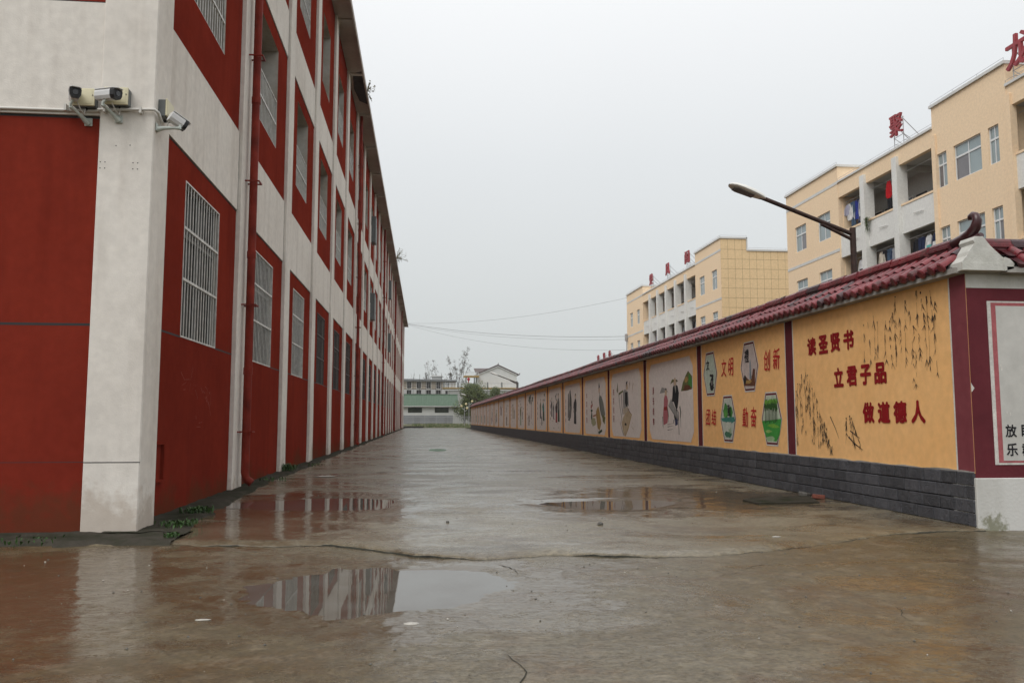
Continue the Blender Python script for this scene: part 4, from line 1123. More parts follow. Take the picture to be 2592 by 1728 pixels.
put_glyph('character', '文', M['ink'], MW, wp(17.62, 2.40, .013), .20, .22, '-X', 0.02); put_glyph('character', '禮', M['ink'], MW, wp(15.40, 2.44, .013), .22, .26, '-X', 0.01); put_glyph('character', '勤', M['ink'], MW, wp(16.40, 1.40, .013), .17, .24, '-X', 0.01)

# story murals
def p_elder(A):
    A.poly([(.27, .60), (.33, .68), (.40, .66), (.48, .61)], LGR); A.poly([(.53, .70), (.57, .76), (.68, .745), (.70, .72), (.6, .725)], OLV)
    A.poly([(.76, .60), (.80, .70), (.86, .78), (.91, .83), (.985, .76), (.985, .62), (.9, .60)], OLV); A.poly([(.90, .64), (.93, .80), (.985, .72), (.985, .63)], GRN); A.blob(.87, .73, .035, .035, OCH); A.poly([(.80, .60), (.84, .67), (.93, .66), (.98, .61)], BRN)
    A.poly([(.36, .19), (.45, .22), (.47, .30), (.45, .44), (.37, .44), (.35, .32)], PINK_); A.poly([(.37, .42), (.455, .41), (.47, .50), (.45, .56), (.40, .58), (.375, .52)], PINK_); A.poly([(.36, .38), (.455, .38), (.45, .43), (.37, .42)], RED_)
    A.stroke([(.45, .42), (.48, .3), (.47, .22)], .012, DKG); A.stroke([(.34, .30), (.345, .2), (.34, .17)], .014, DKG)
    A.blob(.425, .605, .026, .045, SKIN); A.poly([(.41, .64), (.42, .665), (.445, .65), (.44, .63)], INK); A.stroke([(.36, .18), (.35, .15)], .006, INK)
    A.poly([(.585, .66), (.57, .54), (.555, .48), (.60, .48), (.63, .42), (.655, .38), (.68, .40), (.70, .48), (.715, .58), (.69, .67), (.66, .685), (.61, .685)], INK); A.poly([(.60, .40), (.68, .38), (.675, .24), (.62, .24), (.60, .30)], INK); A.poly([(.62, .26), (.68, .28), (.68, .20), (.625, .185)], BLU)
    A.stroke([(.60, .26), (.585, .22), (.60, .21)], .012, INK)
    A.blob(.635, .715, .026, .055, SKIN); A.poly([(.62, .68), (.645, .58), (.66, .68)], LGR); A.stroke([(.605, .73), (.60, .68)], .006, INK); A.stroke([(.665, .75), (.675, .70)], .008, INK)
    A.poly([(.48, .44), (.54, .52), (.68, .34), (.70, .25), (.66, .27)], LGR); A.stroke([(.48, .44), (.60, .33), (.69, .25)], .008, GREY, .008); A.stroke([(.70, .36), (.70, .2), (.705, .08)], .012, GREY, .010); A.stroke([(.73, .42), (.745, .35), (.735, .28)], .018, DKG, .014); A.stroke([(.735, .28), (.74, .16)], .009, GREY)
    for b in (.20, .17, .13): A.stroke([(.45, b), (.58, b + .015)], .004, GREY)
def p_desk(A):
    A.poly([(.20, .72), (.24, .86), (.26, .72), (.24, .68)], (0.20, 0.19, 0.12)); A.poly([(.62, .68), (.66, .85), (.68, .75), (.70, .68), (.665, .80)], (0.30, 0.17, 0.09)); A.stroke([(.77, .80), (.74, .70), (.73, .64)], .012, (0.32, 0.18, 0.10))
    A.poly([(.27, .68), (.43, .72), (.43, .69), (.28, .645)], OLV); A.stroke([(.28, .66), (.32, .45), (.38, .28), (.33, .20), (.38, .10), (.44, .02)], .011, INK, .009); A.stroke([(.37, .66), (.39, .45), (.42, .34)], .012, INK, .010); A.stroke([(.33, .65), (.355, .45), (.40, .32)], .008, WHT, .007)
    A.poly([(.43, .70), (.50, .73), (.60, .68), (.62, .48), (.56, .44), (.44, .40), (.42, .55)], LGR); A.poly([(.50, .68), (.58, .68), (.59, .50), (.54, .45), (.49, .52)], INK); A.blob(.565, .76, .035, .055, SKIN); A.poly([(.53, .74), (.535, .83), (.58, .85), (.59, .83), (.56, .80)], INK)
    A.poly([(.42, .42), (.55, .46), (.64, .42), (.56, .36), (.44, .34)], (0.45, 0.38, 0.30))
    A.poly([(.37, .22), (.46, .33), (.60, .40), (.72, .34), (.60, .12), (.50, .01), (.45, .02), (.40, .12)], (0.46, 0.36, 0.24)); A.stroke([(.60, .42), (.67, .36), (.71, .33)], .010, BRN); A.stroke([(.71, .34), (.60, .15), (.50, .01)], .007, OCH, .006)
    A.blob(.50, .19, .03, .02, INK, 10, .4); A.stroke([(.73, .22), (.70, .16), (.76, .12), (.80, .17), (.78, .10)], .005, OCH)
def p_reader(A):
    A.poly([(.60, .45), (.56, .36), (.63, .12), (.72, .07), (.80, .20), (.74, .38), (.68, .50)], OCH); A.stroke([(.58, .42), (.64, .20), (.69, .08)], .010, BRN); A.poly([(.66, .05), (.82, .10), (.84, .06), (.68, 0.005)], DKG)
    A.poly([(.72, .52), (.70, .62), (.74, .70), (.82, .66), (.90, .55), (.97, .35), (.88, .26), (.80, .34), (.76, .40)], (0.17, 0.18, 0.16)); A.poly([(.85, .36), (.98, .30), (.94, .18), (.86, .24)], OLV); A.stroke([(.73, .84), (.745, .60), (.77, .42)], .014, INK, .010)
    A.blob(.72, .78, .032, .055, SKIN); A.poly([(.69, .80), (.70, .88), (.72, .92), (.755, .82), (.73, .83)], INK); A.stroke([(.86, .72), (.81, .60)], .008, DKG)
    A.blob(.36, .32, .034, .085, DKG); A.blob(.36, .43, .05, .025, DKG); A.blob(.34, .50, .026, .04, RED_); A.blob(.39, .53, .02, .03, RED_); A.blob(.365, .58, .018, .03, BRN); A.stroke([(.40, .50), (.42, .65), (.39, .72)], .005, OLV)
    A.poly([(.42, .34), (.56, .36), (.56, .33), (.42, .31)], (0.30, 0.13, 0.07)); A.blob(.44, .22, .12, .07, (0.34, 0.33, 0.20), 14, .2); A.stroke([(.65, .12), (.62, -.0)], .007, GREY)
def p_rocks(A):
    A.poly([(.22, .30), (.24, .80), (.30, .84), (.33, .60), (.30, .32)], GREY); A.poly([(.34, .28), (.34, .86), (.40, .90), (.47, .70), (.48, .50), (.42, .30)], (0.085, 0.085, 0.075)); A.poly([(.24, .25), (.36, .55), (.46, .55), (.36, .24)], GREY); A.stroke([(.34, .40), (.30, .18), (.26, .0)], .008, INK)
    A.figure(.68, .18, .62, INK, GREY, .03, .9); A.stroke([(.60, .55), (.57, .45), (.66, .38)], .02, INK)
FIG = [  # figures per mural: (a, b, h, robe, accent, lean, width, skirt)
 [(.25, .34, .46, INK, GREY, .0, .7, None), (.40, .28, .42, DKG, BLU, .0, .6, BLU), (.62, .20, .55, INK, RED_, .02, .9, RED_), (.80, .22, .66, GREY, DKG, -.02, .8, DKG)],
 [(.42, .30, .52, OLV, BRN, .02, .8, INK), (.56, .12, .30, INK, GREY, .0, .8, None), (.74, .24, .56, TEAL, DKG, -.03, 1.0, DKG)],
 [(.35, .10, .38, BRN, INK, .02, 1.0, BRN)],
 [(.45, .10, .70, OLV, GRN, .0, .8, (0.25, 0.33, 0.22)), (.70, .28, .30, DKG, GREY, .0, .8, None)],
 [(.45, .30, .52, OCH, OLV, .0, 1.0, OCH), (.68, .30, .40, DKG, GREY, .0, .7, None)],
 [(.45, .06, .42, BRN, OCH, .05, 1.3, BRN), (.42, .55, .30, LGR, DKG, .02, .8, DKG)],
 [(.45, .45, .48, (0.12, 0.025, 0.035), INK, .0, 1.2, (0.08, 0.02, 0.03)), (.62, .42, .36, INK, GREY, .0, .6, None)],
 [(.40, .12, .50, RED_, DKG, .0, .9, DKG), (.62, .18, .52, GRN, RED_, .0, .8, INK)],
 [(.40, .10, .36, BLU, INK, .03, .9, BLU), (.60, .20, .54, DKG, RED_, -.02, .8, RED_)],
 [(.45, .10, .46, OCH, BRN, .0, 1.0, OLV)],
 [(.42, .10, .55, BLU, TEAL, .0, .8, DKG), (.66, .14, .4, OLV, GRN, .0, .8, None)],
 [(.4, .12, .5, GRN, OLV, .0, .8, (0.2, 0.3, 0.15)), (.62, .12, .42, TEAL, DKG, .0, .8, None)],
 [(.45, .10, .55, BRN, OCH, .0, .8, INK)],
 [(.4, .14, .52, DKG, GREY, .0, .8, None), (.62, .16, .5, GRN, OLV, .0, .8, None)],
 [(.45, .14, .55, GREY, INK, .0, .8, DKG)], [(.4, .14, .52, INK, GREY, .0, .8, GRN)], [(.45, .14, .5, DKG, GREY, .0, .8, None)]]
TXT = {2: ('身先表率', .115, .16, .72), 3: ('刻苦钻研', .09, .20, .78), 4: ('学富德馨', .12, .18, .78), 5: ('手不释卷', .09, .18, .72)}
for i in range(2, 22):
    yl, yr = STR[i + 1] - .42, STR[i] + .46
    if yl - yr < 2: continue
    z0, z1 = .685, 2.712; c1, c2 = .23, .25
    mb = MB(); mb.poly([wp(a, b, .004) for a, b in ((yl - c1, z0), (yr + c1, z0), (yr, z0 + c2), (yr, z1 - c2), (yr + c1, z1), (yl - c1, z1), (yl, z1 - c2), (yl, z0 + c2))])
    mu = mb.build('mural', M['mural'], MW, recalc=False)
    A = Art(yl, yr, z0, z1, 60 + i); A.base = .0048
    if i == 2: p_elder(A)
    elif i == 3: p_desk(A)
    elif i == 4: p_reader(A)
    elif i == 5: p_rocks(A)
    else:
        for f in FIG[(i - 6) % len(FIG)]: A.figure(*f)
        if i == 8:
            A.stroke([(.62, .28), (.66, .6), (.64, .78)], .05, (0.26, 0.06, 0.03), .03); A.stroke([(.64, .7), (.50, .86)], .02, INK); A.stroke([(.64, .7), (.78, .88)], .02, INK)
            for a, b in ((.42, .9), (.5, .84), (.55, .93), (.36, .84), (.78, .88), (.74, .82), (.46, .78)): A.blob(a, b, .06, .05, DKG, 10, .3)
        for _ in range(6):
            a, b = A.r.uniform(.25, .85), A.r.uniform(.05, .30); A.stroke([(a, b), (a + .07, b + A.r.uniform(-.02, .03))], .008, A.r.choice((GREY, LGR, OLV)))
        for _ in range(3):
            a, b = A.r.uniform(.3, .85), A.r.uniform(.6, .9); A.blob(a, b, .04, .03, A.r.choice((OLV, LGR, GREY)), 9, .4)
        for q in range(4):
            b = .72 - q * .14; A.blob(.13, b, .018, .045, (0.16, 0.03, 0.035) if i < 12 else GREY, 7, .35)
    A.done('painting', mu)
    if i in TXT: A.text(TXT[i][0], TXT[i][1], TXT[i][2], TXT[i][3], (0.26, 0.02, 0.03), .038)

# ================================================================== DORMITORY BUILDINGS (right, behind the wall)
XB, XBB = 23.0, 33.0
PH, PL = 15.43, 14.48          # parapet tops below the coping
ROWS = [(11.60, 13.17), (8.23, 9.80)]
def pvc_window(parent, y0, y1, z0, z1, cols=2, dark=None, seed=0):
    """white framed window: transom lights over sliding sashes, set 0.09 back"""
    W = y1 - y0; H = z1 - z0; tz = H * .66; x = 0.10
    mb = MB(); f = .05
    for a in ((0, f, 0, H), (W - f, W, 0, H), (f, W - f, 0, f), (f, W - f, H - f, H), (f, W - f, tz - .04, tz + .04)): mb.box(x - .03, x + .03, *a)
    for i in range(1, cols): c = W * i / cols; mb.box(x - .026, x + .026, c - .022, c + .022, f, tz - .04); mb.box(x - .026, x + .026, c - .022, c + .022, tz + .04, H - f)
    w = mb.build('window', M['pvc'], parent, loc=(0, y0, z0))
    r = random.Random(seed)
    for i in range(cols):
        a, b = W * i / cols + .03, W * (i + 1) / cols - .03
        for (c, d), up in (((.04, tz - .03), 0), ((tz + .03, H - .04), 1)):
            mt = 'glass_pale' if up or not (dark is not None and i == dark) else 'glass_dim'
            q = MB(); q.poly([(x, a, c), (x, b, c), (x, b, d), (x, a, d)]); q.build('pane', M[mt], w, recalc=False)
    return w
def wire_run(parent, pts, name='lightning_wire'):
    mb = MB(); mb.tube(pts, .009, 5)
    for a, b in zip(pts, pts[1:]):
        a, b = Vector(a), Vector(b); n = max(1, int((b - a).length / 1.5))
        if abs(a.z - b.z) < .3:
            for i in range(n + 1):
                p = a.lerp(b, i / n); mb.tube([p, p - Vector((0, 0, .12))], .007, 4)
    mb.build(name, M['metal_grey'], parent)
def dorm(label, Ya, Yb, wings, bals, seed):
    t = thing('dormitory_building', label, 'building', (XB, Ya, 0), group='cream dormitory blocks behind the wall')
    r = random.Random(seed)
    L = lambda y: y - Ya
    mb = MB(); mb.box(2.0, XBB - XB, .3, Yb - Ya - .02, -.1, PL - .2, 0); mb.build('core_wall', M['cream'], t)
    for (y0, y1, wins, bands) in wings:
        mb = MB(); P = lambda u, v, w: (w, u, v)
        hs = []
        for (a, b, c) in wins:
            for k, (z0, z1) in enumerate(ROWS): hs.append((L(a), z0, L(b), z1))
        holes(mb, P, L(y0), L(y1), -.1, PH, hs, .16, 0, 0, 0)
        for e in ((y0, y1) if y0 > 61.95 or y0 < 61.9 else (y1,)): mb.poly([P(L(e), -.1, 0), P(L(e), PH, 0), P(L(e), PH, 2.1), P(L(e), -.1, 2.1)])
        mb.poly([P(L(y0), PL, 2.1), P(L(y1), PL, 2.1), P(L(y1), PH, 2.1), P(L(y0), PH, 2.1)])
        mb.poly([P(L(y0), PH, 0), P(L(y1), PH, 0), P(L(y1), PH, 2.1), P(L(y0), PH, 2.1)])
        for h in hs: mb.poly([P(h[0], h[1], .155), P(h[2], h[1], .155), P(h[2], h[3], .155), P(h[0], h[3], .155)], 1)
        mb.build('wing_wall', [M['cream'], M['glass']], t, recalc=False)
        for (a, b, c) in wins:
            for k, (z0, z1) in enumerate(ROWS): pvc_window(t, L(a), L(b), z0, z1, c, r.choice((0, 1, None)) if c > 1 else None, seed + k)
        mb = MB(); mb.box(-.09, 2.16, L(y0) - .07, L(y1) + .07, PH, PH + .13); mb.build('coping', M['coping'], t)
        if bands:
            for z in (14.44, 10.60): mb = MB(); mb.box(-.02, 0.0, L(y0), L(y1) - .002, z, z + .165); mb.build('band', M['coping'], t)
        wire_run(t, [(-.02, L(y0), PH + .26), (-.02, L(y1), PH + .26)])
    for (y0, y1, cols) in bals:
        # lintel beam and parapet
        mb = MB(); mb.box(.02, .26, L(y0), L(y1), 13.64, PL); mb.build('parapet', M['cream'], t)
        mb = MB(); mb.box(-.06, 2.1, L(y0), L(y1), PL, PL + .11); mb.build('coping', M['coping'], t)
        wire_run(t, [(.0, L(y0), PL + .24), (.0, L(y1), PL + .24)])
        for z in (10.22, 6.85):
            mb = MB(); mb.box(.08, .24, L(y0), L(y1), z, z + 1.37); mb.build('spandrel', M['pale'], t)
            mb = MB(); mb.box(.05, .28, L(y0), L(y1), z + 1.37, z + 1.47); mb.build('rail_cap', M['cream'], t)
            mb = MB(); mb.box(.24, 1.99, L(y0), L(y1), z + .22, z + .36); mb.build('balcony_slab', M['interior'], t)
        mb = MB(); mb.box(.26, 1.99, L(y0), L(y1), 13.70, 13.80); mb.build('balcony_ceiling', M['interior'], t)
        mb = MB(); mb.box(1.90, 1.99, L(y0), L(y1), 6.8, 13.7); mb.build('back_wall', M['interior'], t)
        for e in (y0, y1): mb = MB(); mb.box(.27, 1.89, L(e) - .03, L(e) + .03, 6.8, 13.69); mb.build('end_wall', M['cream'], t)
        ys = [y0] + list(cols) + [y1]
        for c in cols:
            mb = MB(); mb.cbox(-.13, .45, L(c) - .21, L(c) + .21, -.1, 14.10, .01); mb.build('column', M['pale'], t)
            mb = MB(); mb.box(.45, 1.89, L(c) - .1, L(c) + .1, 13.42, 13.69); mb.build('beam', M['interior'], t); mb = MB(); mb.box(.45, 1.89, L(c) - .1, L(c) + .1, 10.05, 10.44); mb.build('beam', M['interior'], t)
        for a, b in zip(ys, ys[1:]):
            for z in (10.58, 7.2):
                c = (a + b) / 2
                mb = MB(); mb.box(1.86, 1.90, L(c) - 1.0, L(c) - .15, z, z + 2.05, 0); mb.build('door', M['door_dark'], t)
                mb = MB(); mb.box(1.86, 1.90, L(c) + .15, L(c) + 1.15, z + .9, z + 2.05); w = mb.build('inner_window', M['glass'], t)
                mb = MB()
                for q in ((.10, .15, .85, 2.1), (1.15, 1.20, .85, 2.1), (.15, 1.15, .85, .9), (.15, 1.15, 2.05, 2.1)): mb.box(1.84, 1.89, L(c) + q[0], L(c) + q[1], z + q[2], z + q[3])
                mb.build('frame', M['pvc'], w)
                mb = MB(); mb.tube([(.36, L(a) + .2, z + 2.75), (.36, L(b) - .2, z + 2.75)], .015, 6); mb.build('clothes_rail', M['metal_grey'], t)
            mb = MB(); mb.tube([(.02, L(c) - .5, 10.95), (.02, L(c) + .25, 11.0)], .02, 6); mb.build('drip_pipe', M['coping'], t)
    return t
B1 = dorm('cream dormitory nearest the camera with a wide centre block and two red roof signs', 20.5, 50.0,
  [(43.35, 50.0, [(47.36, 48.83, 2), (44.33, 45.86, 2)], True), (29.75, 34.6, [(33.65, 34.36, 2), (31.36, 33.15, 2), (30.28, 30.92, 2)], False)],
  [(34.6, 43.35, (37.58, 40.62)), (20.5, 29.75, (23.6, 26.7))], 3)
mb = MB()
for y in (34.6, 29.75): mb.box(-.08, .2, y - 20.5 - .28, y - 20.5 - .001, -.1, 14.1)
mb.build('pier', M['cream'], B1)
B2 = dorm('cream dormitory in the middle distance with a panelled end wall and three red roof signs', 61.95, 92.4,
  [(61.95, 68.15, [(65.82, 67.07, 2), (62.86, 64.08, 2)], True), (85.4, 92.4, [(89.70, 90.87, 2), (86.75, 87.89, 2)], True)],
  [(68.15, 85.4, (70.72, 73.72, 76.72, 79.64, 82.5))], 5)
# panelled end wall of the middle block
mb = MB(); mb.box(.02, 10, .02, .29, -.1, PL, 0); mb.box(.02, 2.1, .02, .29, PL, PH, 0); mb.build('end_wall', M['joint'], B2)
mb = MB(); mb.box(2.1, 10.1, -.07, .35, PL, PL + .13); mb.box(2.1, 2.19, -.07, .4, PL + .13, PH + .13); mb.build('coping', M['coping'], B2)
pmesh = {}
def tilepanel(w, h):
    k = (round(w, 3), round(h, 3))
    if k not in pmesh:
        q = MB(); q.cbox(.008, w - .008, 0, .03, .008, h - .008, .004); pmesh[k] = q.mesh('wall_tile', [M['cream2']])
    return pmesh[k]
nx, pw, ph = 14, .585, .768
for i in range(nx):
    for j in range(11):
        z1 = 14.57 - ph * (j - 1) if j else PH
        z0 = 14.57 - ph * j
        if j == 0 and i * pw > 2.0: continue
        w = pw
        if j == 0 and (i + 1) * pw > 2.1: w = 2.1 - i * pw
        if j == 1: z1 = min(z1, PL if i * pw > 2.0 else 14.57)
        link('wall_tile', tilepanel(w, z1 - z0), B2, (i * pw, 0, z0))
mb = MB(); mb.tube([(5.6, .1, PL + .1), (5.6, .1, PL + .75)], .05, 8); mb.build('vent_pipe', M['coping'], B2)
wire_run(B2, [(.0, .0, PH + .26), (2.15, .0, PH + .26)])
wire_run(B2, [(2.3, .0, PL + .26), (9.9, .0, PL + .26)])
mb = MB(); mb.tube([(-.12, 30.3, 7), (-.12, 30.3, 10.6)], .04, 6); mb.box(-.3, -.05, 30.1, 30.4, 10.2, 11.0); mb.build('service_box', M['metal_grey'], B2)

B3 = thing('school_building', 'low cream building hidden behind the far wall, its red roof signs showing', 'building', (XB, 97.0, 0))
mb = MB(); mb.box(0, 9, 0, 18, -.1, 8.1); mb.build('wall', M['cream'], B3)
mb = MB(); mb.box(-.08, 9.1, -.08, 18.1, 8.1, 8.22); mb.build('coping', M['coping'], B3)
for i in range(4):
    pvc_window(B3, 1.5 + i * 4.2, 3.5 + i * 4.2, 5.2, 6.8, 2, None, i).location.x = -.12

# red rooftop characters on steel frames
def roof_sign(ch, label, y, zb, size, base, wid=None):
    wid = wid or size
    t = thing('rooftop_sign', label, 'sign', (XB + .15, y, base), group='red rooftop characters')
    o = put_glyph('letter', ch, M['sign_red'], t, (-.12, 0, zb - base + size / 2), wid, size, '-X', 0.016, 0.05, 1.0)
    mb = MB()
    for s in (-.36, .36):
        mb.tube([(0, s * wid, 0), (0, s * wid, zb - base + size * .8)], .022, 6)
        mb.tube([(0, s * wid, zb - base + size * .7), (1.35, s * wid, 0)], .02, 6)
        mb.tube([(0, s * wid, zb - base), (.9, s * wid, 0)], .016, 6)
        mb.tube([(0, s * wid, .25), (1.2, s * wid, .25)], .016, 6)
    for z in (.0, size * .45, size * .75): mb.tube([(0, -.4 * wid, zb - base + z), (0, .4 * wid, zb - base + z)], .016, 6)
    mb.build('frame', M['metal_grey'], t)
roof_sign('聚', 'red character on a steel frame over the nearest dormitory balconies', 37.45, 15.15, 1.10, PL + .1)
roof_sign('龙', 'red character cut by the right edge above the nearest dormitory', 28.92, 15.02, 1.35, PL + .1, 1.45)
for ch, y, w in (('楚', 82.1, 'farthest of the three red characters on the middle dormitory roof'), ('风', 76.3, 'centre one of the three red characters on the middle dormitory roof'), ('阁', 70.35, 'nearest of the three red characters on the middle dormitory roof')):
    roof_sign(ch, w, y, 15.05, 1.12, PL + .1, 1.2)
for ch, y, w in (('育', 108.6, 'leftmost of three small red roof characters just above the wall ridge'), ('贤', 104.9, 'middle of three small red roof characters just above the wall ridge'), ('荣', 101.7, 'rightmost of three small red roof characters just above the wall ridge')):
    roof_sign(ch, w, y, 8.75, 1.15, 8.22, 1.2)

# laundry on the balconies
LC = {'blue': (0.05, 0.08, 0.17), 'jeans': (0.06, 0.095, 0.15), 'white': (0.62, 0.62, 0.62), 'grey': (0.30, 0.31, 0.34), 'black': (0.018, 0.018, 0.022), 'royal': (0.03, 0.045, 0.25), 'red': (0.42, 0.012, 0.018), 'teal': (0.12, 0.42, 0.40), 'navy': (0.022, 0.03, 0.07), 'lilac': (0.36, 0.36, 0.46), 'cream': (0.55, 0.50, 0.42)}
LM = {k: simple('cloth_' + k, v, 0.9, 0.2, 5, spec=0.1, bump=0.4, bscale=9) for k, v in LC.items()}
def garment(kind, cols, label, y, z, h, x=XB + .36, rot=0.0, w=None):
    t = thing(kind, label, 'clothing', (x, y, z), rot, 'laundry hanging on the balconies')
    d = .03
    def cloth(name, pts, mat):
        mb = MB(); n = len(pts)
        mb.prism([(-d + RN.uniform(-.02, .02), a, b) for a, b in pts], (2 * d, 0, 0)); mb.build(name, LM[mat], t)
    h *= 1.15; W = w or (.78 if kind != 'trousers' else .48)
    if kind in ('shirt', 'jacket', 'tracksuit'):
        hb = h if kind != 'tracksuit' else h * .5
        cloth('torso', [(-W * .25, -hb), (W * .26, -hb * .98), (W * .22, -hb * .4), (W * .29, -.13), (W * .13, -.02), (0, -.06), (-W * .13, -.02), (-W * .29, -.13), (-W * .22, -hb * .4)], cols[0])
        for s in (-1, 1): cloth('sleeve', [(s * W * .30, -.12), (s * W * .42, -hb * .45), (s * W * .45, -hb * .90), (s * W * .34, -hb * .92), (s * W * .29, -hb * .4)], cols[-1] if kind == 'jacket' else cols[0])
        if kind == 'tracksuit':
            for s in (-1, 1): cloth('leg', [(s * .015, -hb - .002), (s * W * .25, -hb - .002), (s * W * .24, -h), (s * .08, -h)], cols[1])
        if kind == 'shirt' and len(cols) > 1:
            mb = MB(); mb.box(-.052, .052, -W * .24, W * .24, -hb * .94, -hb * .45); mb.build('panel', LM[cols[1]], t)
    else:
        cloth('waist', [(-W * .5, -.16), (W * .5, -.16), (W * .46, 0), (-W * .46, 0)], cols[0])
        for s in (-1, 1): cloth('leg', [(s * .012, -.161), (s * W * .5, -.161), (s * W * .44, -h), (s * .04, -h)], cols[0])
    mb = MB(); mb.tube([(0, -.16, -.03), (0, 0, .04), (0, .16, -.03)], .008, 5); mb.tube([(0, 0, .04), (0, 0, .12)], .006, 5); mb.build('hanger', M['metal_grey'], t)
Zt, Zl = 13.18, 9.83
top = [('shirt', ['lilac'], 43.0, .55, 'pale lilac shirt at the far end of the upper balcony row'), ('shirt', ['white'], 42.72, .85, 'white top hanging narrow beside jeans on the upper balcony'), ('trousers', ['jeans'], 42.42, 1.15, 'blue jeans third in the upper balcony laundry row'), ('jacket', ['royal', 'white'], 41.98, .95, 'royal blue and white jacket on the upper balcony'), ('shirt', ['grey'], 41.5, 1.15, 'long grey shirt on the upper balcony near the column'), ('trousers', ['navy'], 41.72, 1.25, 'navy trousers behind the grey shirt on the upper balcony'), ('shirt', ['cream', 'blue'], 41.1, .7, 'cream and blue shirt against the upper balcony column')]
for k, c, y, h, lb in top: garment(k, c, lb, y, Zt, h)
garment('tracksuit', ['red', 'black'], 'red top with black trousers hanging alone in the upper middle bay', 38.75, 13.3, 1.62, x=XB + .30, w=.58)
low = [('trousers', ['black'], 42.5, 1.2, 'black trousers in the lower far bay behind the lamp pole'), ('shirt', ['white', 'black'], 41.75, 1.0, 'white and black shirt in the lower far bay'), ('trousers', ['jeans'], 41.2, 1.5, 'long dark blue jeans next to the column in the lower far bay'),
       ('shirt', ['cream'], 39.75, .9, 'pale patterned shirt first in the lower middle bay'), ('trousers', ['black'], 39.4, 1.2, 'black trousers second in the lower middle bay'), ('trousers', ['jeans'], 39.0, 1.25, 'blue jeans hanging in the lower middle bay'), ('jacket', ['grey', 'navy'], 38.6, .8, 'grey and navy jacket in the lower middle bay'), ('jacket', ['black', 'navy'], 38.2, 1.0, 'black jacket in the lower middle bay'), ('shirt', ['grey'], 37.95, .95, 'grey shirt nearest the column in the lower middle bay'),
       ('jacket', ['black', 'black'], 36.7, 1.1, 'black jacket at the far end of the lower near bay'), ('trousers', ['navy'], 36.3, 1.5, 'navy trousers in the lower near bay'), ('shirt', ['white', 'teal'], 35.72, .95, 'white shirt with turquoise lower half in the lower near bay'), ('shirt', ['navy', 'white'], 35.2, .8, 'navy and white shirt beside the turquoise one')]
for k, c, y, h, lb in low: garment(k, c, lb, y, Zl, h, w=.74 if 'turquoise lower' in lb else None)
for i, (y, k, c) in enumerate(((84.2, 'shirt', ['white']), (83.4, 'trousers', ['black']), (81.3, 'jacket', ['royal', 'lilac']), (80.6, 'trousers', ['navy']), (78.5, 'jacket', ['black', 'black']), (77.7, 'trousers', ['navy']), (75.0, 'shirt', ['cream']), (72.5, 'jacket', ['black', 'grey']), (71.8, 'trousers', ['black']), (69.8, 'jacket', ['black', 'black']), (69.0, 'shirt', ['white', 'black']))):
    garment(k, c, ('white shirt', 'black trousers', 'royal blue jacket', 'navy trousers', 'black jacket', 'dark navy trousers', 'cream shirt', 'black and grey jacket', 'long black trousers', 'plain black jacket', 'black and white shirt')[i] + ' on the middle dormitory, ' + ('first balcony bay from far end', 'first balcony bay from far end', 'second balcony bay from far end', 'second balcony bay from far end', 'third balcony bay from far end', 'third balcony bay from far end', 'fourth balcony bay from far end', 'fifth balcony bay from far end', 'fifth balcony bay from far end', 'balcony bay by near wing', 'balcony bay by near wing')[i], y, Zl, 1.1, w=.8)
# moss hanging from a balcony cap
mb = MB(); r = random.Random(2)
for i in range(120):
    y = 40.38 + r.gauss(0, .10); z = 11.75 - abs(r.gauss(0, .28)); x = XB - .06 + r.uniform(-.08, .04); s = .06
    mb.poly([(x - s * .3, y - s, z), (x, y, z + s), (x + s * .3, y + s, z), (x, y, z - s * 2)])
tag(mb.build('hanging_plant', simple('moss_green', (0.085, 0.12, 0.03), 0.8, 0.4, 12), recalc=False), 'small green plant hanging from the balcony rail beside the column', 'plant')

# ================================================================== STREET LAMPS
def street_lamp(label, y, top=4.45):
    t = thing('street_lamp', label, 'street lamp', (7.2, y, 0), group='street lamps behind the mural wall')
    mb = MB(); mb.tube([(0, 0, -.1), (0, 0, top)], .05, 10); mb.build('pole', M['rust'], t)
    mb = MB(); mb.tube([(-.03, 0, top - .10), (-1.62, 0, top + .49)], .036, 10); mb.build('arm', M['rust'], t)
    mb = MB(); mb.tube([(-.02, 0, top - .20), (-.56, 0, top + .055)], .030, 8); mb.build('brace', M['rust'], t)
    # flat oval lantern along the arm
    d = Vector((-1.62, 0, .59 - .0)).normalized(); up = Vector((0, 1, 0)).cross(d).normalized()
    if up.z < 0: up = -up
    side = Vector((0, 1, 0)); o = Vector((-1.54, 0, top + .46))
    prof = [(0, .05, .04), (.06, .085, .065), (.22, .13, .085), (.42, .15, .080), (.56, .135, .06), (.63, .085, .036), (.655, .03, .014)]
    def shell(sgn, zoff, mat, name, sc=1.0):
        mb = MB(); n = 9; vs = []
        for s_, w, h in prof:
            for k in range(n):
                a = math.pi * k / (n - 1)
                vs.append(o + d * s_ + side * (w * sc * math.cos(a)) + up * (sgn * h * math.sin(a) + zoff))
        fs = [(i * n + k, i * n + k + 1, (i + 1) * n + k + 1, (i + 1) * n + k) for i in range(len(prof) - 1) for k in range(n - 1)]
        mb.add(vs, fs, 0, True); return mb.build(name, mat, t, recalc=False)
    shell(1, 0.004, M['lamp_shell'], 'upper_shell'); shell(-.42, 0.0, M['lamp_shell'], 'lower_shell')
    mb = MB(); q = [(.20, .085), (.50, .105), (.57, .075), (.57, -.075), (.50, -.105), (.20, -.085)]
    mb.prism([o + d * a + side * b - up * .034 for a, b in q], tuple(-up * .006)); mb.build('lamp_glass', M['lamp_glass'], t)
street_lamp('nearest rusty street lamp rising behind the mural wall in front of the dormitory', 13.12)
street_lamp('second street lamp arching over the wall before the white gabled house', 64.7, 4.25)
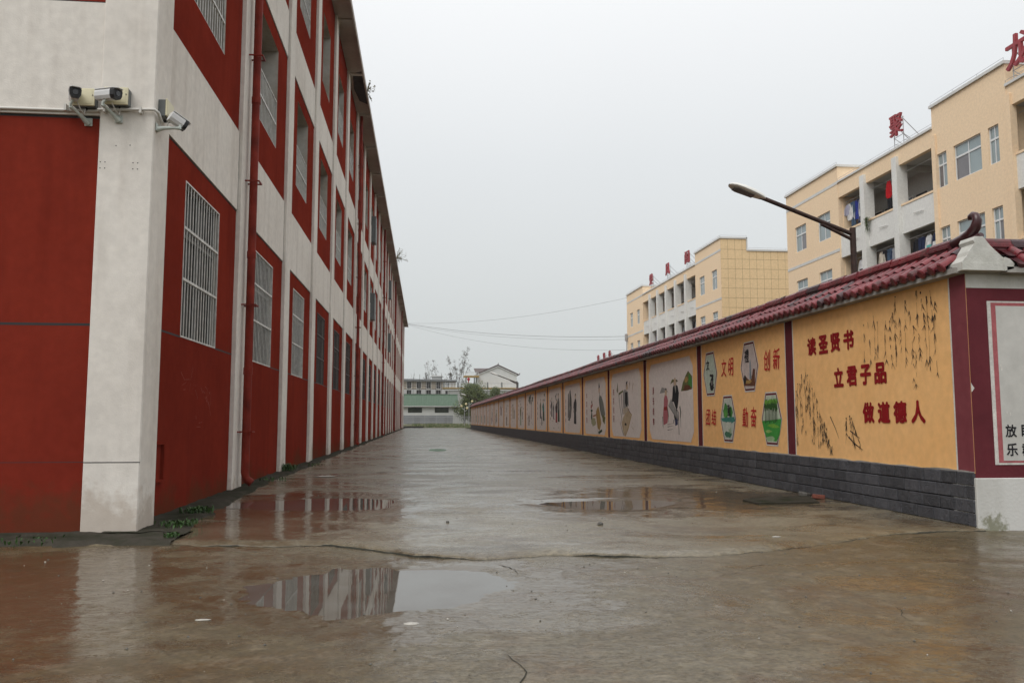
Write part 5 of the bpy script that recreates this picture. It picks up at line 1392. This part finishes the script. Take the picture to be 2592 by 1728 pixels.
street_lamp('farthest street lamp reaching over the wall end before the dark trees', 116.0, 4.2)

# ================================================================== FAR END OF THE STREET
def bank_h(x, y): return -0.02 + 0.52 * np.clip((y - 130.5) / 9.0, 0, 1) + 0.10 * fbm(x * .7, y * .7, 3) * np.clip((y - 130) / 3, 0, 1)
xs = np.arange(-40, 60, 0.8); ys = np.concatenate([np.arange(130.3, 143, .35), np.array([146, 150, 160, 180, 210, 260])])
Xg, Yg = np.meshgrid(xs, ys)
tag(link('bank', grid_mesh('bank', Xg, Yg, bank_h(Xg, Yg), [plaster('bank_soil', (0.10, 0.105, 0.06), (0.20, 0.19, 0.15), 0.8, 0, 0.9, 0.5, 6, 0.8)])), kind='structure')
mb = MB(); r = random.Random(12)
for i in range(3500):
    x = r.uniform(-2.0, 7.6); y = r.uniform(131, 140); z = float(bank_h(np.array(x), np.array(y)))
    h = r.uniform(.08, .30); a = r.uniform(0, 6.28); w = r.uniform(.03, .09)
    dx, dy = w * math.cos(a), w * math.sin(a)
    mb.poly([(x - dx, y - dy, z), (x + dx, y + dy, z), (x + dx * .4 + r.uniform(-.1, .1), y + dy * .4, z + h)], r.choice((0, 0, 1, 2)))
tag(mb.build('ground_cover', [simple('bank_green', (0.10, 0.15, 0.05), .8, .3, 3), simple('bank_olive', (0.16, 0.17, 0.075), .8, .3, 3), simple('bank_straw', (0.40, 0.37, 0.25), .8, .3, 3)], recalc=False), 'low green and straw coloured plants on the bank', 'plants', kind='stuff')
mb = MB(); mb.cbox(-12, -0.2, 130.2, 131.4, -.1, .26, .02)
tag(mb.build('kerb_block', simple('dark_wet_kerb', (0.05, 0.048, 0.045), .6, .3, 3)), 'low dark kerb at the end of the street beside the red building', 'kerb')
mb = MB(); mb.cbox(-30, 30, 143.5, 144.0, .3, .53, .02)
tag(mb.build('coping_strip', M['coping']), 'long pale kerb strip under the far railing', 'kerb')
# railing
RLG = thing('railing', 'grey steel bar railing across the far end of the street', 'railing', (-16, 144.3, .45))
mb = MB(); mb.tube([(0, 0, 1.36), (46, 0, 1.36)], .03, 6); mb.build('top_rail', M['metal_grey'], RLG)
mb = MB(); mb.tube([(0, 0, .34), (46, 0, .34)], .03, 6); mb.build('bottom_rail', M['metal_grey'], RLG)
mb = MB(); mb.tube([(0, 0, .35), (0, 0, 1.35)], .022, 5); bar = mb.mesh('bar', [M['metal_grey']])
mb = MB(); mb.tube([(0, 0, 0), (0, 0, 1.5)], .035, 6); pst = mb.mesh('post', [M['metal_grey']])
for i in range(0, 24): link('post', pst, RLG, (i * 2.0, 0, 0))
for i in range(11 * 7, 26 * 7):
    if i % 14: link('bar', bar, RLG, (i / 7.0, 0, 0))
# white hall with green sheet roof
def at_(o, x, y, z): return (x, y, z)
HALL = thing('green_roofed_hall', 'white walled hall with long green metal roof and grey base at the street end', 'building', (-30, 152, .3))
HX = lambda x: x + 30
mb = MB()
hs = [(HX(a), b, HX(c), d) for a, b, c, d in ((-3.05, 2.24, -.50, 3.25), (1.80, 2.24, 4.35, 3.26), (-7.9, 2.24, -5.4, 3.25))]
holes(mb, lambda u, v, w: (u, w, v), HX(-30), HX(6.9), 1.77, 3.52, hs, .3, 0, 0, 0); mb.box(0, HX(6.9), .35, 7, -.2, 3.45, 0)
mb.build('wall', [plaster('hall_white', (0.60, 0.60, 0.58), (0.45, 0.44, 0.41), .4, .2)], HALL, recalc=False)
for h in hs:
    mb = MB(); mb.box(h[0], h[2], .25, .29, h[1], h[3]); w = mb.build('window', simple('hall_glass', (0.035, 0.045, 0.03), .15, .6, 1.2), HALL)
    mb = MB()
    for q in ((h[0], h[0] + .06, h[1], h[3]), (h[2] - .06, h[2], h[1], h[3]), (h[0] + .06, h[2] - .06, h[1], h[1] + .06), (h[0] + .06, h[2] - .06, h[3] - .06, h[3])): mb.box(q[0], q[1], .20, .249, q[2], q[3])
    mb.build('frame', M['door_dark'], w)
mb = MB(); mb.box(0, HX(5.13), -.06, .2, -.2, 1.77); mb.build('base', plaster('hall_grey_base', (0.23, 0.24, 0.25), (0.17, 0.17, 0.18), .5, .2), HALL)
for i, x in enumerate((-5.6, -1.8, .9, 3.6)):
    mb = MB(); mb.box(HX(x), HX(x) + .9, -.075, -.061, .35, 1.35); mb.build('base_panel', plaster('base_panel', (0.17, 0.18, 0.19), (0.2, 0.2, 0.2), .5, .2), HALL)
mb = MB(); mb.box(HX(5.13), HX(9.5), -.03, .2, -.2, 1.77); mb.build('side_wall', plaster('side_white', (0.52, 0.52, 0.50), (0.4, 0.4, 0.38), .6, .4), HALL)
sheet = MB(); sheet.box(-.14, .14, -.5, 0, -.06, .0); 
slope = math.atan2(5.64 - 3.50, 5.6)
LEN = math.hypot(5.64 - 3.50, 5.6)
mb = MB(); mb.prism([(-.155, 0, .0), (.155, 0, .0), (.155, 0, .03), (.05, 0, .03), (.035, 0, .075), (-.035, 0, .075), (-.05, 0, .03), (-.155, 0, .03)], (0, LEN, 0))
kk = NT('green_sheet'); kk.set("Base Color", kk.mix(kk.rng(kk.noise(.9, 5, .6, kk.P((3, 1, .6))), .4, .7), (0.035, 0.085, 0.042), (0.060, 0.105, 0.060))); kk.set("Roughness", .5)
rs = mb.mesh('roof_sheet', [kk.m])
mroof = MB(); mroof.prism([(0, -.45, 3.46), (HX(6.1), -.45, 3.46), (HX(6.1), 5.2, 5.58), (0, 5.2, 5.58)], (0, 0, -.05)); hr = mroof.build('roof', kk.m, HALL)
for i in range(int((HX(6.1)) / .31) + 1):
    x = i * .31
    if x < HX(-13): continue
    link('roof_sheet', rs, hr, matrix=Matrix.Translation((x, -.48, 3.47)) @ Matrix.Rotation(slope, 4, 'X'))
mb = MB(); mb.tube([(0, 5.15, 5.66), (HX(6.15), 5.15, 5.66)], .12, 8); mb.build('ridge', kk.m, hr)
mb = MB(); mb.box(0, HX(6.15), -.60, -.46, 3.33, 3.46); mb.build('gutter', M['coping'], HALL)
mb = MB(); mb.tube([(HX(4.75), -.3, 3.30), (HX(5.2), -.3, 3.12), (HX(5.6), -.3, 3.05), (HX(6.3), -.3, 3.1)], [.03, .07, .08, .07], 6); mb.tube([(HX(5.3), -.3, 3.0), (HX(5.45), -.3, 2.5), (HX(5.9), -.3, 2.25), (HX(6.6), -.3, 1.8)], [.1, .09, .07, .06], 6); mb.build('swept_eave', simple('dark_tile', (0.06, 0.06, 0.06), .6), HALL)

# unfinished brick building with scaffolding
BR = thing('brick_building', 'unfinished tan brick building with dark window openings behind the green roof', 'building', (-20, 190, 0))
BX = lambda x: x + 20
wn = [(-4.08, -3.15), (-1.88, -.92), (.34, 1.32), (2.58, 3.53), (4.7, 5.6), (-6.4, -5.4)]
hs = [(BX(a), 8.42, BX(b), 9.9) for a, b in wn]
hs2 = [(BX(a) - .05, 6.2, BX(b) + .05, 8.05) for a, b in wn]
mb = MB(); holes(mb, lambda u, v, w: (u, w, v), 0, BX(7.0), 8.2, 10.1, hs, .35, 0, 0, 1); holes(mb, lambda u, v, w: (u, w, v), 0, BX(7.0), 0, 8.2, hs2, .35, 0, 1, 1)
mb.box(0, BX(7.0), .4, 10, 0, 10.0, 2)
kb = NT('tan_brick'); bt = kb.n("ShaderNodeTexBrick"); bt.inputs["Scale"].default_value = 5; bt.inputs["Color1"].default_value = (.42, .24, .105, 1); bt.inputs["Color2"].default_value = (.36, .20, .085, 1); bt.inputs["Mortar"].default_value = (.35, .30, .24, 1)
kb.l(kb.P(), bt.inputs["Vector"]); kb.set("Base Color", bt.outputs[0]); kb.set("Roughness", .9)
mb.build('wall', [kb.m, plaster('grey_white_render', (0.55, 0.55, 0.54), (0.45, 0.44, 0.42), .4, .3), M['door_dark']], BR, recalc=False)
for h in hs + hs2:
    mb = MB(); f = .09
    for q in ((h[0] - f, h[0], h[1] - f, h[3] + f), (h[2], h[2] + f, h[1] - f, h[3] + f), (h[0], h[2], h[3], h[3] + f), (h[0], h[2], h[1] - f, h[1])): mb.box(q[0], q[1], -.04, .02, q[2], q[3])
    w = mb.build('window', M['coping'], BR)
    mb = MB(); mb.box((h[0] + h[2]) / 2 - .03, (h[0] + h[2]) / 2 + .03, .1, .16, h[1], h[3]); mb.box(h[0], h[2], .1, .15, h[1] + .55, h[1] + .6); mb.build('mullion', M['metal_grey'], w)
mb = MB(); mb.prism([(-.2, -.5, 10.1), (BX(7.2), -.5, 10.02), (BX(7.2), -.5, 10.35), (-.2, -.5, 10.85)], (0, 10.5, 0)); mb.build('roof_slab', plaster('grey_slab', (0.20, 0.205, 0.21), (0.15, 0.15, 0.15), .5, .2), BR)
mb = MB(); mb.box(BX(1.6), BX(4.05), 8, 11, 10.3, 11.55); mb.box(BX(1.45), BX(4.2), 7.8, 11.2, 11.55, 11.85, 1); mb.build('stair_house', [plaster('stair_house', (0.42, 0.43, 0.42), (0.33, 0.33, 0.32), .5, .2), M['coping']], BR)
SCF = thing('scaffolding', 'thin dark pole scaffolding in front of the tan brick building', 'scaffolding', (-20, 188.8, 0))
ms = simple('scaffold_steel', (0.07, 0.068, 0.065), .6, .3, 4)
mb = MB(); mb.tube([(0, 0, 0), (0, 0, 10.6)], .04, 5); st = mb.mesh('standard', [ms])
for i, x in enumerate(np.arange(-7.5, 8.0, 1.25)):
    o = link('standard', st, SCF, (BX(x) + RN.uniform(-.2, .2), 0, 0)); o.scale = (1, 1, RN.uniform(.78, 1.12))
for z, l in ((7.1, 14), (8.15, 15), (8.9, 9), (9.4, 13)):
    mb = MB(); mb.tube([(BX(-7.8), 0, z), (BX(-7.8 + l), 0, z + .05)], .04, 5); mb.build('ledger', ms, SCF)

# terraced house with gable
HO = thing('terrace_house', 'white gabled house with a balustraded terrace beyond the dark trees', 'house', (3.7, 175, 0))
hx = lambda x: x - 3.7
wh = plaster('house_white', (0.62, 0.63, 0.62), (0.50, 0.50, 0.48), .5, .3)
mb = MB(); mb.prism([(hx(11.3), 0, 7.9), (hx(19.4), 0, 7.9), (hx(19.4), 0, 10.9), (hx(15.38), 0, 12.72), (hx(11.3), 0, 11.0)], (0, 8, 0)); mb.build('wall', wh, HO)
tl = simple('brown_roof_tile', (0.085, 0.06, 0.055), .6, .3, 2)
mb = MB(); mb.prism([(hx(19.85), -.3, 10.72), (hx(15.38), -.3, 12.78), (hx(15.38), -.3, 13.0), (hx(19.95), -.3, 10.9)], (0, 8.6, 0)); mb.prism([(hx(10.9), -.3, 10.85), (hx(15.38), -.3, 12.78), (hx(15.38), -.3, 13.0), (hx(10.8), -.3, 11.0)], (0, 8.6, 0)); rf = mb.build('roof', tl, HO)
mb = MB(); mb.prism([(hx(11.2), -.25, 10.93), (hx(15.38), -.25, 12.66), (hx(19.5), -.25, 10.82), (hx(19.5), -.25, 10.68), (hx(15.38), -.25, 12.52), (hx(11.2), -.25, 10.79)], (0, .2, 0)); mb.build('barge_board', M['pvc'], rf)
for x, z in ((15.38, 13.0), (19.95, 10.9)): mb = MB(); mb.tube([(hx(x), -.3, z - .1), (hx(x) + .05, -.3, z + .15), (hx(x) + .12, -.3, z + .3)], [.12, .08, .04], 6); mb.build('finial', tl, rf)
mb = MB(); mb.prism([(hx(10.7), 2, 11.3), (hx(14.2), 2, 11.6), (hx(14.2), 6, 12.4), (hx(10.6), 6, 12.4)], (0, 0, .12)); mb.box(hx(11.0), hx(13.5), 2.2, 6, 10.5, 11.5, 1); mb.build('dormer_roof', [tl, wh], rf)
ye = plaster('yellow_trim', (0.38, 0.26, 0.10), (0.3, 0.22, 0.1), .4, .2)
mb = MB(); mb.box(0, hx(19.5), -2.6, 0, 7.72, 7.95); mb.build('terrace_edge', ye, HO)
mb = MB(); mb.box(hx(5.0), hx(19.45), -2.3, 8, 0, 7.6); mb.build('lower_storey', plaster('lower_grey', (0.36, 0.36, 0.345), (0.27, 0.27, 0.26), .5, .3), HO)
mb = MB(); mb.box(0.4, hx(19.4), -2.45, 0, 7.35, 7.6); mb.build('terrace_slab', M['coping'], HO)
mb = MB(); mb.tube([(0.0, -2.5, 8.85), (hx(19.5), -2.5, 8.85)], .05, 6); mb.build('terrace_rail', M['metal_grey'], HO)
mb = MB(); mb.tube([(0, 0, 0), (0, 0, .28), (0, 0, .45), (0, 0, .9)], [.05, .09, .05, .05], 6); bal = mb.mesh('baluster', [M['pvc']])
for i in range(52): link('baluster', bal, HO, (.1 + i * .30, -2.5, 7.95))
mb = MB(); mb.box(-.13, .13, -.13, .13, 0, 1.15); pl = mb.mesh('terrace_post', [plaster('post_grey', (0.2, 0.21, 0.2), (0.15, 0.15, 0.15))])
for x in (3.9, 6.8, 10.2, 13.0, 16.0, 19.4): link('terrace_post', pl, HO, (hx(x), -2.5, 7.95))
mb = MB(); mb.box(hx(8.1), hx(11.3), -1.6, 1.0, 10.2, 10.5); mb.build('porch_roof', ye, HO)
mb = MB(); mb.box(-.16, .16, -.16, .16, 0, 2.25); pc = mb.mesh('porch_column', [plaster('column_grey', (0.25, 0.27, 0.26), (0.2, 0.2, 0.2))])
for x, y in ((8.55, -1.3), (10.35, -1.3), (10.9, .3)): link('porch_column', pc, HO, (hx(x), y, 7.95))
mb = MB(); mb.tube([(hx(8.2), -1.5, 11.2), (hx(11.2), -1.5, 11.2)], .05, 6); mb.build('porch_rail', M['metal_grey'], HO)
for i in range(11): o = link('baluster', bal, HO, (hx(8.3) + i * .28, -1.5, 10.5)); o.scale = (1, 1, .75)
mb = MB(); mb.sphere((0, 0, 0), .32, 12, 8, 0, (1, 1, 1.05)); mb.tube([(0, 0, -.33), (0, 0, -.7)], .12, 8)
la = mb.build('lantern', simple('red_lantern', (0.42, 0.02, 0.03), .6, .1)); la.location = (9.08, 173.6, 9.75)
tag(la, 'red lantern hanging under the porch of the white gabled house', 'lantern')

# trees
def leaf_mat(name, c1, c2):
    k = NT(name); g_ = k.rng(k.noise(1.1, 4), .35, .68)
    c = k.mix(g_, c1, c2); c = k.mix(1.0, c, k.rng(k.noise(9, 2), .3, .7, .6, 1.4), 'MULTIPLY'); k.set("Base Color", c); k.set("Roughness", .6); k.set("Specular IOR Level", .3); return k.m
EV = leaf_mat('evergreen_leaf', (0.055, 0.078, 0.026), (0.125, 0.150, 0.048))
BK = simple('bark', (0.09, 0.075, 0.06), .9, .3, 5)
def evergreen(label, x, y, base, top, rx, lobes, n, seed):
    t = thing('evergreen_tree', label, 'tree', (x, y, base), group='evergreen trees beyond the wall end'); r = random.Random(seed)
    H = top - base
    mb = MB(); mb.tube([(0, 0, -.2), (.1, 0, H * .4), (0, .1, H * .8)], [.22, .16, .05], 7)
    for i in range(6):
        a = r.uniform(0, 6.28); mb.tube([(0, 0, H * (.25 + .08 * i)), (math.cos(a) * rx * .6, math.sin(a) * rx * .6, H * (.4 + .08 * i))], [.08, .02], 5)
    mb.build('trunk', BK, t)
    mb = MB()
    L_ = []
    for i in range(lobes):
        zz = r.uniform(.18, .88); w = rx * (1 - abs(zz - .42) * 1.15); a = r.uniform(0, 6.28); q = r.uniform(.2, .75)
        L_.append((w * q * math.cos(a), w * q * math.sin(a), H * zz, r.uniform(.28, .5) * rx))
    L_.append((0, 0, H * .84, rx * .33))
    for i in range(n):
        c = r.choice(L_); d = Vector((r.gauss(0, 1), r.gauss(0, 1), r.gauss(0, 1))).normalized() * c[3] * (r.random() ** .35)
        p = Vector(c[:3]) + d; s = r.uniform(.07, .17)
        u = Vector((r.gauss(0, 1), r.gauss(0, 1), r.gauss(0, 1))).normalized(); v = u.orthogonal().normalized()
        mb.poly([p - u * s, p + v * s * .6, p + u * s, p - v * s * .6])
    mb.build('crown', EV, t, recalc=False)
evergreen('broad dark evergreen tree at the end of the green roof', 8.5, 146.5, .5, 7.6, 3.7, 30, 12000, 1)
evergreen('smaller evergreen tree with pointed top standing further right', 12.6, 147.5, .5, 7.3, 2.5, 18, 6000, 2)
evergreen('low rounded evergreen tree filling between the two taller ones', 10.6, 145.5, .5, 6.1, 2.4, 16, 5200, 3)
evergreen('low evergreen bush hugging the foot of the broad dark tree', 6.9, 146.0, .4, 4.6, 1.5, 8, 1800, 4)
def bare_tree(label, x, y, top, seed, leaves, spread):
    t = thing('bare_tree', label, 'tree', (x, y, 0), group='bare trees above the brick building'); r = random.Random(seed)
    mb = MB(); tips = []
    def grow(p, d, L, rr, depth):
        q = [p]; dd = d.copy(); n = 4
        for i in range(n):
            dd = (dd + Vector((r.gauss(0, .06), r.gauss(0, .06), .02))).normalized(); q.append(q[-1] + dd * L / n)
        mb.tube(q, [rr * (1 - .6 * i / n) for i in range(n + 1)], 5 if depth < 2 else 3, 0, False)
        tips.append(q[-1]); tips.append(q[-2])
        if depth < 3:
            for i in range(r.choice((3, 4, 5)) if depth else 9):
                k = r.uniform(.35, 1.0); pp = q[0].lerp(q[-1], k) if depth else q[int(k * n * .999)].lerp(q[min(n, int(k * n * .999) + 1)], r.random())
                a = r.uniform(0, 6.28); out = Vector((math.cos(a), math.sin(a), 0)); nd = (dd * .9 + out * r.uniform(.22, .5) * spread).normalized()
                grow(pp, nd, L * r.uniform(.28, .42), rr * .38, depth + 1)
    grow(Vector((0, 0, 0)), Vector((r.gauss(0, .02), 0, 1)), top * .92, .085, 0)
    mb.build('branches', simple('bare_bark', (0.13, 0.115, 0.10), .9, .2, 3), t, recalc=False)
    mb = MB()
    for i in range(leaves * 4):
        p = r.choice(tips) + Vector((r.gauss(0, .15), r.gauss(0, .15), r.gauss(0, .15)))
        if p.z < top * .62: continue
        for _ in range(4):
            c = p + Vector((r.gauss(0, .13), r.gauss(0, .1), r.gauss(0, .13))); s = r.uniform(.07, .14); u = Vector((r.gauss(0, 1), r.gauss(0, 1), r.gauss(0, 1))).normalized(); v = u.orthogonal().normalized()
            mb.poly([c - u * s, c + v * s * .8, c + u * s, c - v * s * .8])
    mb.build('leaves', simple('dry_leaf', (0.075, 0.062, 0.045), .8, .4, 3), t, recalc=False)
for i, (x, top, lv, sp, lb) in enumerate(((5.4, 15.6, 46, .8, 'tall bare tree with leaf clumps, left of the tallest pair'), (7.7, 16.1, 44, .8, 'tallest bare tree, nearest the white gabled house'), (6.5, 14.6, 16, .6, 'slender bare tree between the tallest pair'), (8.7, 14.4, 18, .6, 'thin bare tree on the right edge of the clump'),
                                         (2.5, 14.3, 26, .6, 'lower bare tree with leaf clumps over the brick roof'), (1.5, 13.2, 6, .4, 'short thin bare tree left in the clump'), (.0, 12.9, 2, .3, 'bare pole-like sapling further left over the brick roof'), (3.9, 14.4, 16, .5, 'bare tree just left of the tallest pair'), (-1.8, 12.2, 0, .2, 'leftmost bare sapling over the brick roof'))):
    bare_tree(lb, x * 1.09, 205 + i * .7, top * .87, 30 + i, lv, sp * .8)

# globe lamps at the far end
def globe_lamp(label, x, y, globes):
    t = thing('globe_lamp', label, 'lamp', (x, y, 0), group='globe lamps at the street end')
    zt = max(g_[1] for g_ in globes)
    mb = MB(); mb.tube([(0, 0, -.1), (0, 0, zt - .1)], .05, 7); mb.build('pole', M['metal_grey'], t)
    for gx, gz in globes:
        mb = MB(); mb.tube([(0, 0, gz - .45), (gx * .5, 0, gz - .42), (gx, 0, gz - .12)], .025, 6); a = mb.build('arm', M['pvc'], t)
        mb = MB(); mb.sphere((gx, 0, gz + .05), .19, 14, 10); mb.build('globe', simple('cream_globe', (0.62, 0.52, 0.30), .4, .08), a)
globe_lamp('pole with two cream globes, left of the pair at the street end', 6.39, 134.5, [(-.48, 3.40), (.42, 3.07)])
globe_lamp('pole with two cream globes, right of the pair against the trees', 7.17, 135.5, [(-.47, 3.76), (.52, 4.20)])

# overhead wires
def wire(label, a, b, sag, rr=.012):
    a, b = Vector(a), Vector(b); mb = MB()
    mb.tube([a.lerp(b, i / 24) - Vector((0, 0, sag * 4 * (i / 24) * (1 - i / 24))) for i in range(25)], rr, 5)
    tag(mb.build('overhead_wire', simple('wire_grey', (0.12, 0.12, 0.12), .6)), label, 'wire', 'overhead wires across the street end')
wire('highest overhead wire rising to the middle dormitory roof', (-2.8, 124.5, 15.7), (23, 92.3, 15.2), .9)
wire('overhead wire second from the top, upper of a close pair', (-2.8, 124.5, 15.65), (22.9, 92.3, 10.75), .7, .02)
wire('overhead wire third from the top, lower of a close pair', (-2.8, 124.5, 15.55), (22.9, 92.3, 10.4), .8)
wire('lowest overhead wire sagging toward the middle dormitory', (-2.8, 124.5, 15.5), (22.9, 92.3, 9.2), 1.2)

# ================================================================== SMALL THINGS ON THE GROUND
def weed(label, x, y, z, n, sp, h, seed):
    mb = MB(); r = random.Random(seed)
    for i in range(n):
        px, py = x + r.gauss(0, sp), y + r.gauss(0, sp * 1.4); a = r.uniform(0, 6.28); hh = h * r.uniform(.4, 1.1); lean = r.uniform(.2, .9) * hh
        d = Vector((math.cos(a), math.sin(a), 0)); s = Vector((-d.y, d.x, 0)) * r.uniform(.006, .014)
        p = Vector((px, py, z)); m_ = p + d * lean * .5 + Vector((0, 0, hh * .8)); e = p + d * lean + Vector((0, 0, hh))
        mb.poly([p - s * .3, m_ - s, e, m_ + s, p + s * .3])
    tag(mb.build('weed', M['green_leaf'], recalc=False), label, 'weed', 'weeds along the foot of the red building')
weed('largest tuft of green weeds on the apron under the barred window', -2.86, 11.1, .03, 170, .085, .075, 1)
weed('green weeds trailing along the apron edge by the corner pier', -2.70, 9.75, .03, 150, .10, .055, 2)
weed('small green weeds where the apron meets the slab edge', -2.56, 8.95, .01, 90, .03, .05, 3)
weed('bushy weed growing at the foot of the second white pilaster', -3.12, 19.35, .06, 140, .09, .17, 4)
weed('thin weeds in the kerb line below the drainpipe', -2.95, 16.6, .02, 60, .14, .08, 5)
weed('few weeds along the dark footing under the red front panel', -3.9, 8.72, .0, 40, .14, .05, 6)
weed('sparse weeds further along the kerb past the bushy one', -2.92, 22.0, .02, 60, .25, .08, 7)
def eave_plant(label, y, n, h, seed):
    mb = MB(); r = random.Random(seed); o = Vector((XL + .60, y, ZT + .1))
    for i in range(n):
        a = Vector((r.uniform(.1, .6), r.gauss(0, .5), r.uniform(-.25, .9))).normalized() * h * r.uniform(.4, 1); mb.tube([o, o + a * .6, o + a + Vector((0, 0, -.12 * h))], .008, 3)
        for k in range(7):
            p = o + a * r.uniform(.4, 1.0) + Vector((0, 0, r.gauss(0, .03))); s = r.uniform(.02, .05); u = Vector((r.gauss(0, 1), r.gauss(0, 1), r.gauss(0, 1))).normalized(); v = u.orthogonal().normalized(); mb.poly([p - u * s, p + v * s, p + u * s, p - v * s])
    tag(mb.build('eave_plant', simple('dry_plant', (0.12, 0.105, 0.06), .8, .3, 8), recalc=False), label, 'plant', 'plants rooted in the eave')
eave_plant('dry plant rooted in the stained part of the roof eave', 35.4, 14, .6, 3)
eave_plant('dry grass clump sticking out of the far roof eave', 73.0, 30, 1.3, 4)
# grit: too fine to count
mb = MB(); r = random.Random(8)
for i in range(650):
    if r.random() < .55: x, y = r.uniform(-3.5, 5), r.uniform(3.6, 8.4); z = float(road_h(np.array(x), np.array(y)))
    else: x, y = r.uniform(-2.7, 6), r.uniform(8.9, 22); z = float(street_h(np.array(x), np.array(y)))
    s = r.choice((.003, .004, .004, .005, .007, .010)); vs_ = []
    for d in ((1, 0, 0), (-1, 0, 0), (0, 1, 0), (0, -1, 0), (0, 0, 1), (0, 0, -.4)): vs_.append((x + d[0] * s * r.uniform(.6, 1.3), y + d[1] * s * r.uniform(.6, 1.3), z + d[2] * s * .8 + s * .2))
    mb.add(vs_, [(0, 2, 4), (2, 1, 4), (1, 3, 4), (3, 0, 4), (2, 0, 5), (1, 2, 5), (3, 1, 5), (0, 3, 5)], 1 if r.random() < .10 else 0)
tag(mb.build('grit', [M['stone_grey'], M['litter']], recalc=False), 'fine dark and pale grit scattered over the wet concrete', 'grit', kind='stuff')
def lump(name, label, cat, x, y, z, sx, sy, sz, mat, seed, grp=None):
    r = random.Random(seed); mb = MB(); mb.sphere((0, 0, 0), 1, 9, 6)
    mb.v = [(v[0] * sx * r.uniform(.85, 1.12), v[1] * sy * r.uniform(.85, 1.12), max(v[2], -.4) * sz * r.uniform(.85, 1.1)) for v in mb.v]; mb.sm = [False] * len(mb.sm)
    o = mb.build(name, mat, recalc=False); o.location = (x, y, z); tag(o, label, cat, grp)
lump('stone', 'single dark stone lying on the slab right of centre', 'stone', 2.02, 9.5, .012, .035, .03, .028, M['stone_grey'], 1)
lump('stone', 'small dark stone on the slab just left of centre', 'stone', .28, 9.9, .008, .022, .02, .02, M['stone_grey'], 2)
lump('litter', 'flat white scrap lying below the front puddle', 'litter', -.07, 5.22, -.034, .045, .030, .006, M['litter'], 3)
lump('litter', 'long pale scrap on the slab near the left pilasters', 'litter', -2.1, 18.2, .006, .22, .16, .01, M['litter'], 4)
lump('litter', 'small pale scrap on the wet slab right of centre', 'litter', 3.62, 8.35, .004, .05, .03, .006, M['litter'], 5)
lump('litter', 'pale scrap on the reddish wet road at lower left', 'litter', -1.36, 5.45, -.034, .05, .02, .005, M['litter'], 6)
lump('litter', 'white scrap at the bottom right on the road', 'litter', 1.62, 3.72, -.036, .028, .010, .004, M['litter'], 7)
for i, (x, y, lb) in enumerate(((5.97, 12.66, 'dark brick lump against the stone base by the concrete cover'), (6.0, 12.25, 'reddish brick lump against the stone base nearer the corner'))):
    mb = MB(); mb.cbox(-.05, .05, -.09, .09, 0, .07, .012); o = mb.build('brick_lump', M['brick_bit'] if i else M['stone_grey']); o.location = (x, y, 0.0); o.rotation_euler = (.1, .05, .4 + i); tag(o, lb, 'brick')
mb = MB(); mb.prism([(4.74, 11.52, -.01), (5.70, 11.60, -.01), (5.98, 12.55, -.01), (5.10, 12.40, -.01), (4.72, 12.05, -.01)], (0, 0, .034))
tag(mb.build('drain_cover', M['apron']), 'dark broken concrete drain cover beside the stone base of the mural wall', 'drain cover')

# ================================================================== HAZE
mb = MB(); mb.box(-60, 80, -30, 240, -1.2, 19.5)
hz = MB(); hz = mb.mesh('haze', [])
hm = bpy.data.materials.new('haze'); hm.use_nodes = True
t_ = hm.node_tree; t_.nodes.remove(t_.nodes["Principled BSDF"])
pv = t_.nodes.new("ShaderNodeVolumePrincipled"); pv.inputs["Color"].default_value = (0.88, 0.90, 0.91, 1); pv.inputs["Density"].default_value = 0.0003; pv.inputs["Anisotropy"].default_value = 0.2
t_.links.new(pv.outputs[0], t_.nodes["Material Output"].inputs["Volume"])
hz.materials.append(hm)
tag(link('haze', hz), 'thin pale haze in the air', 'haze', kind='stuff')
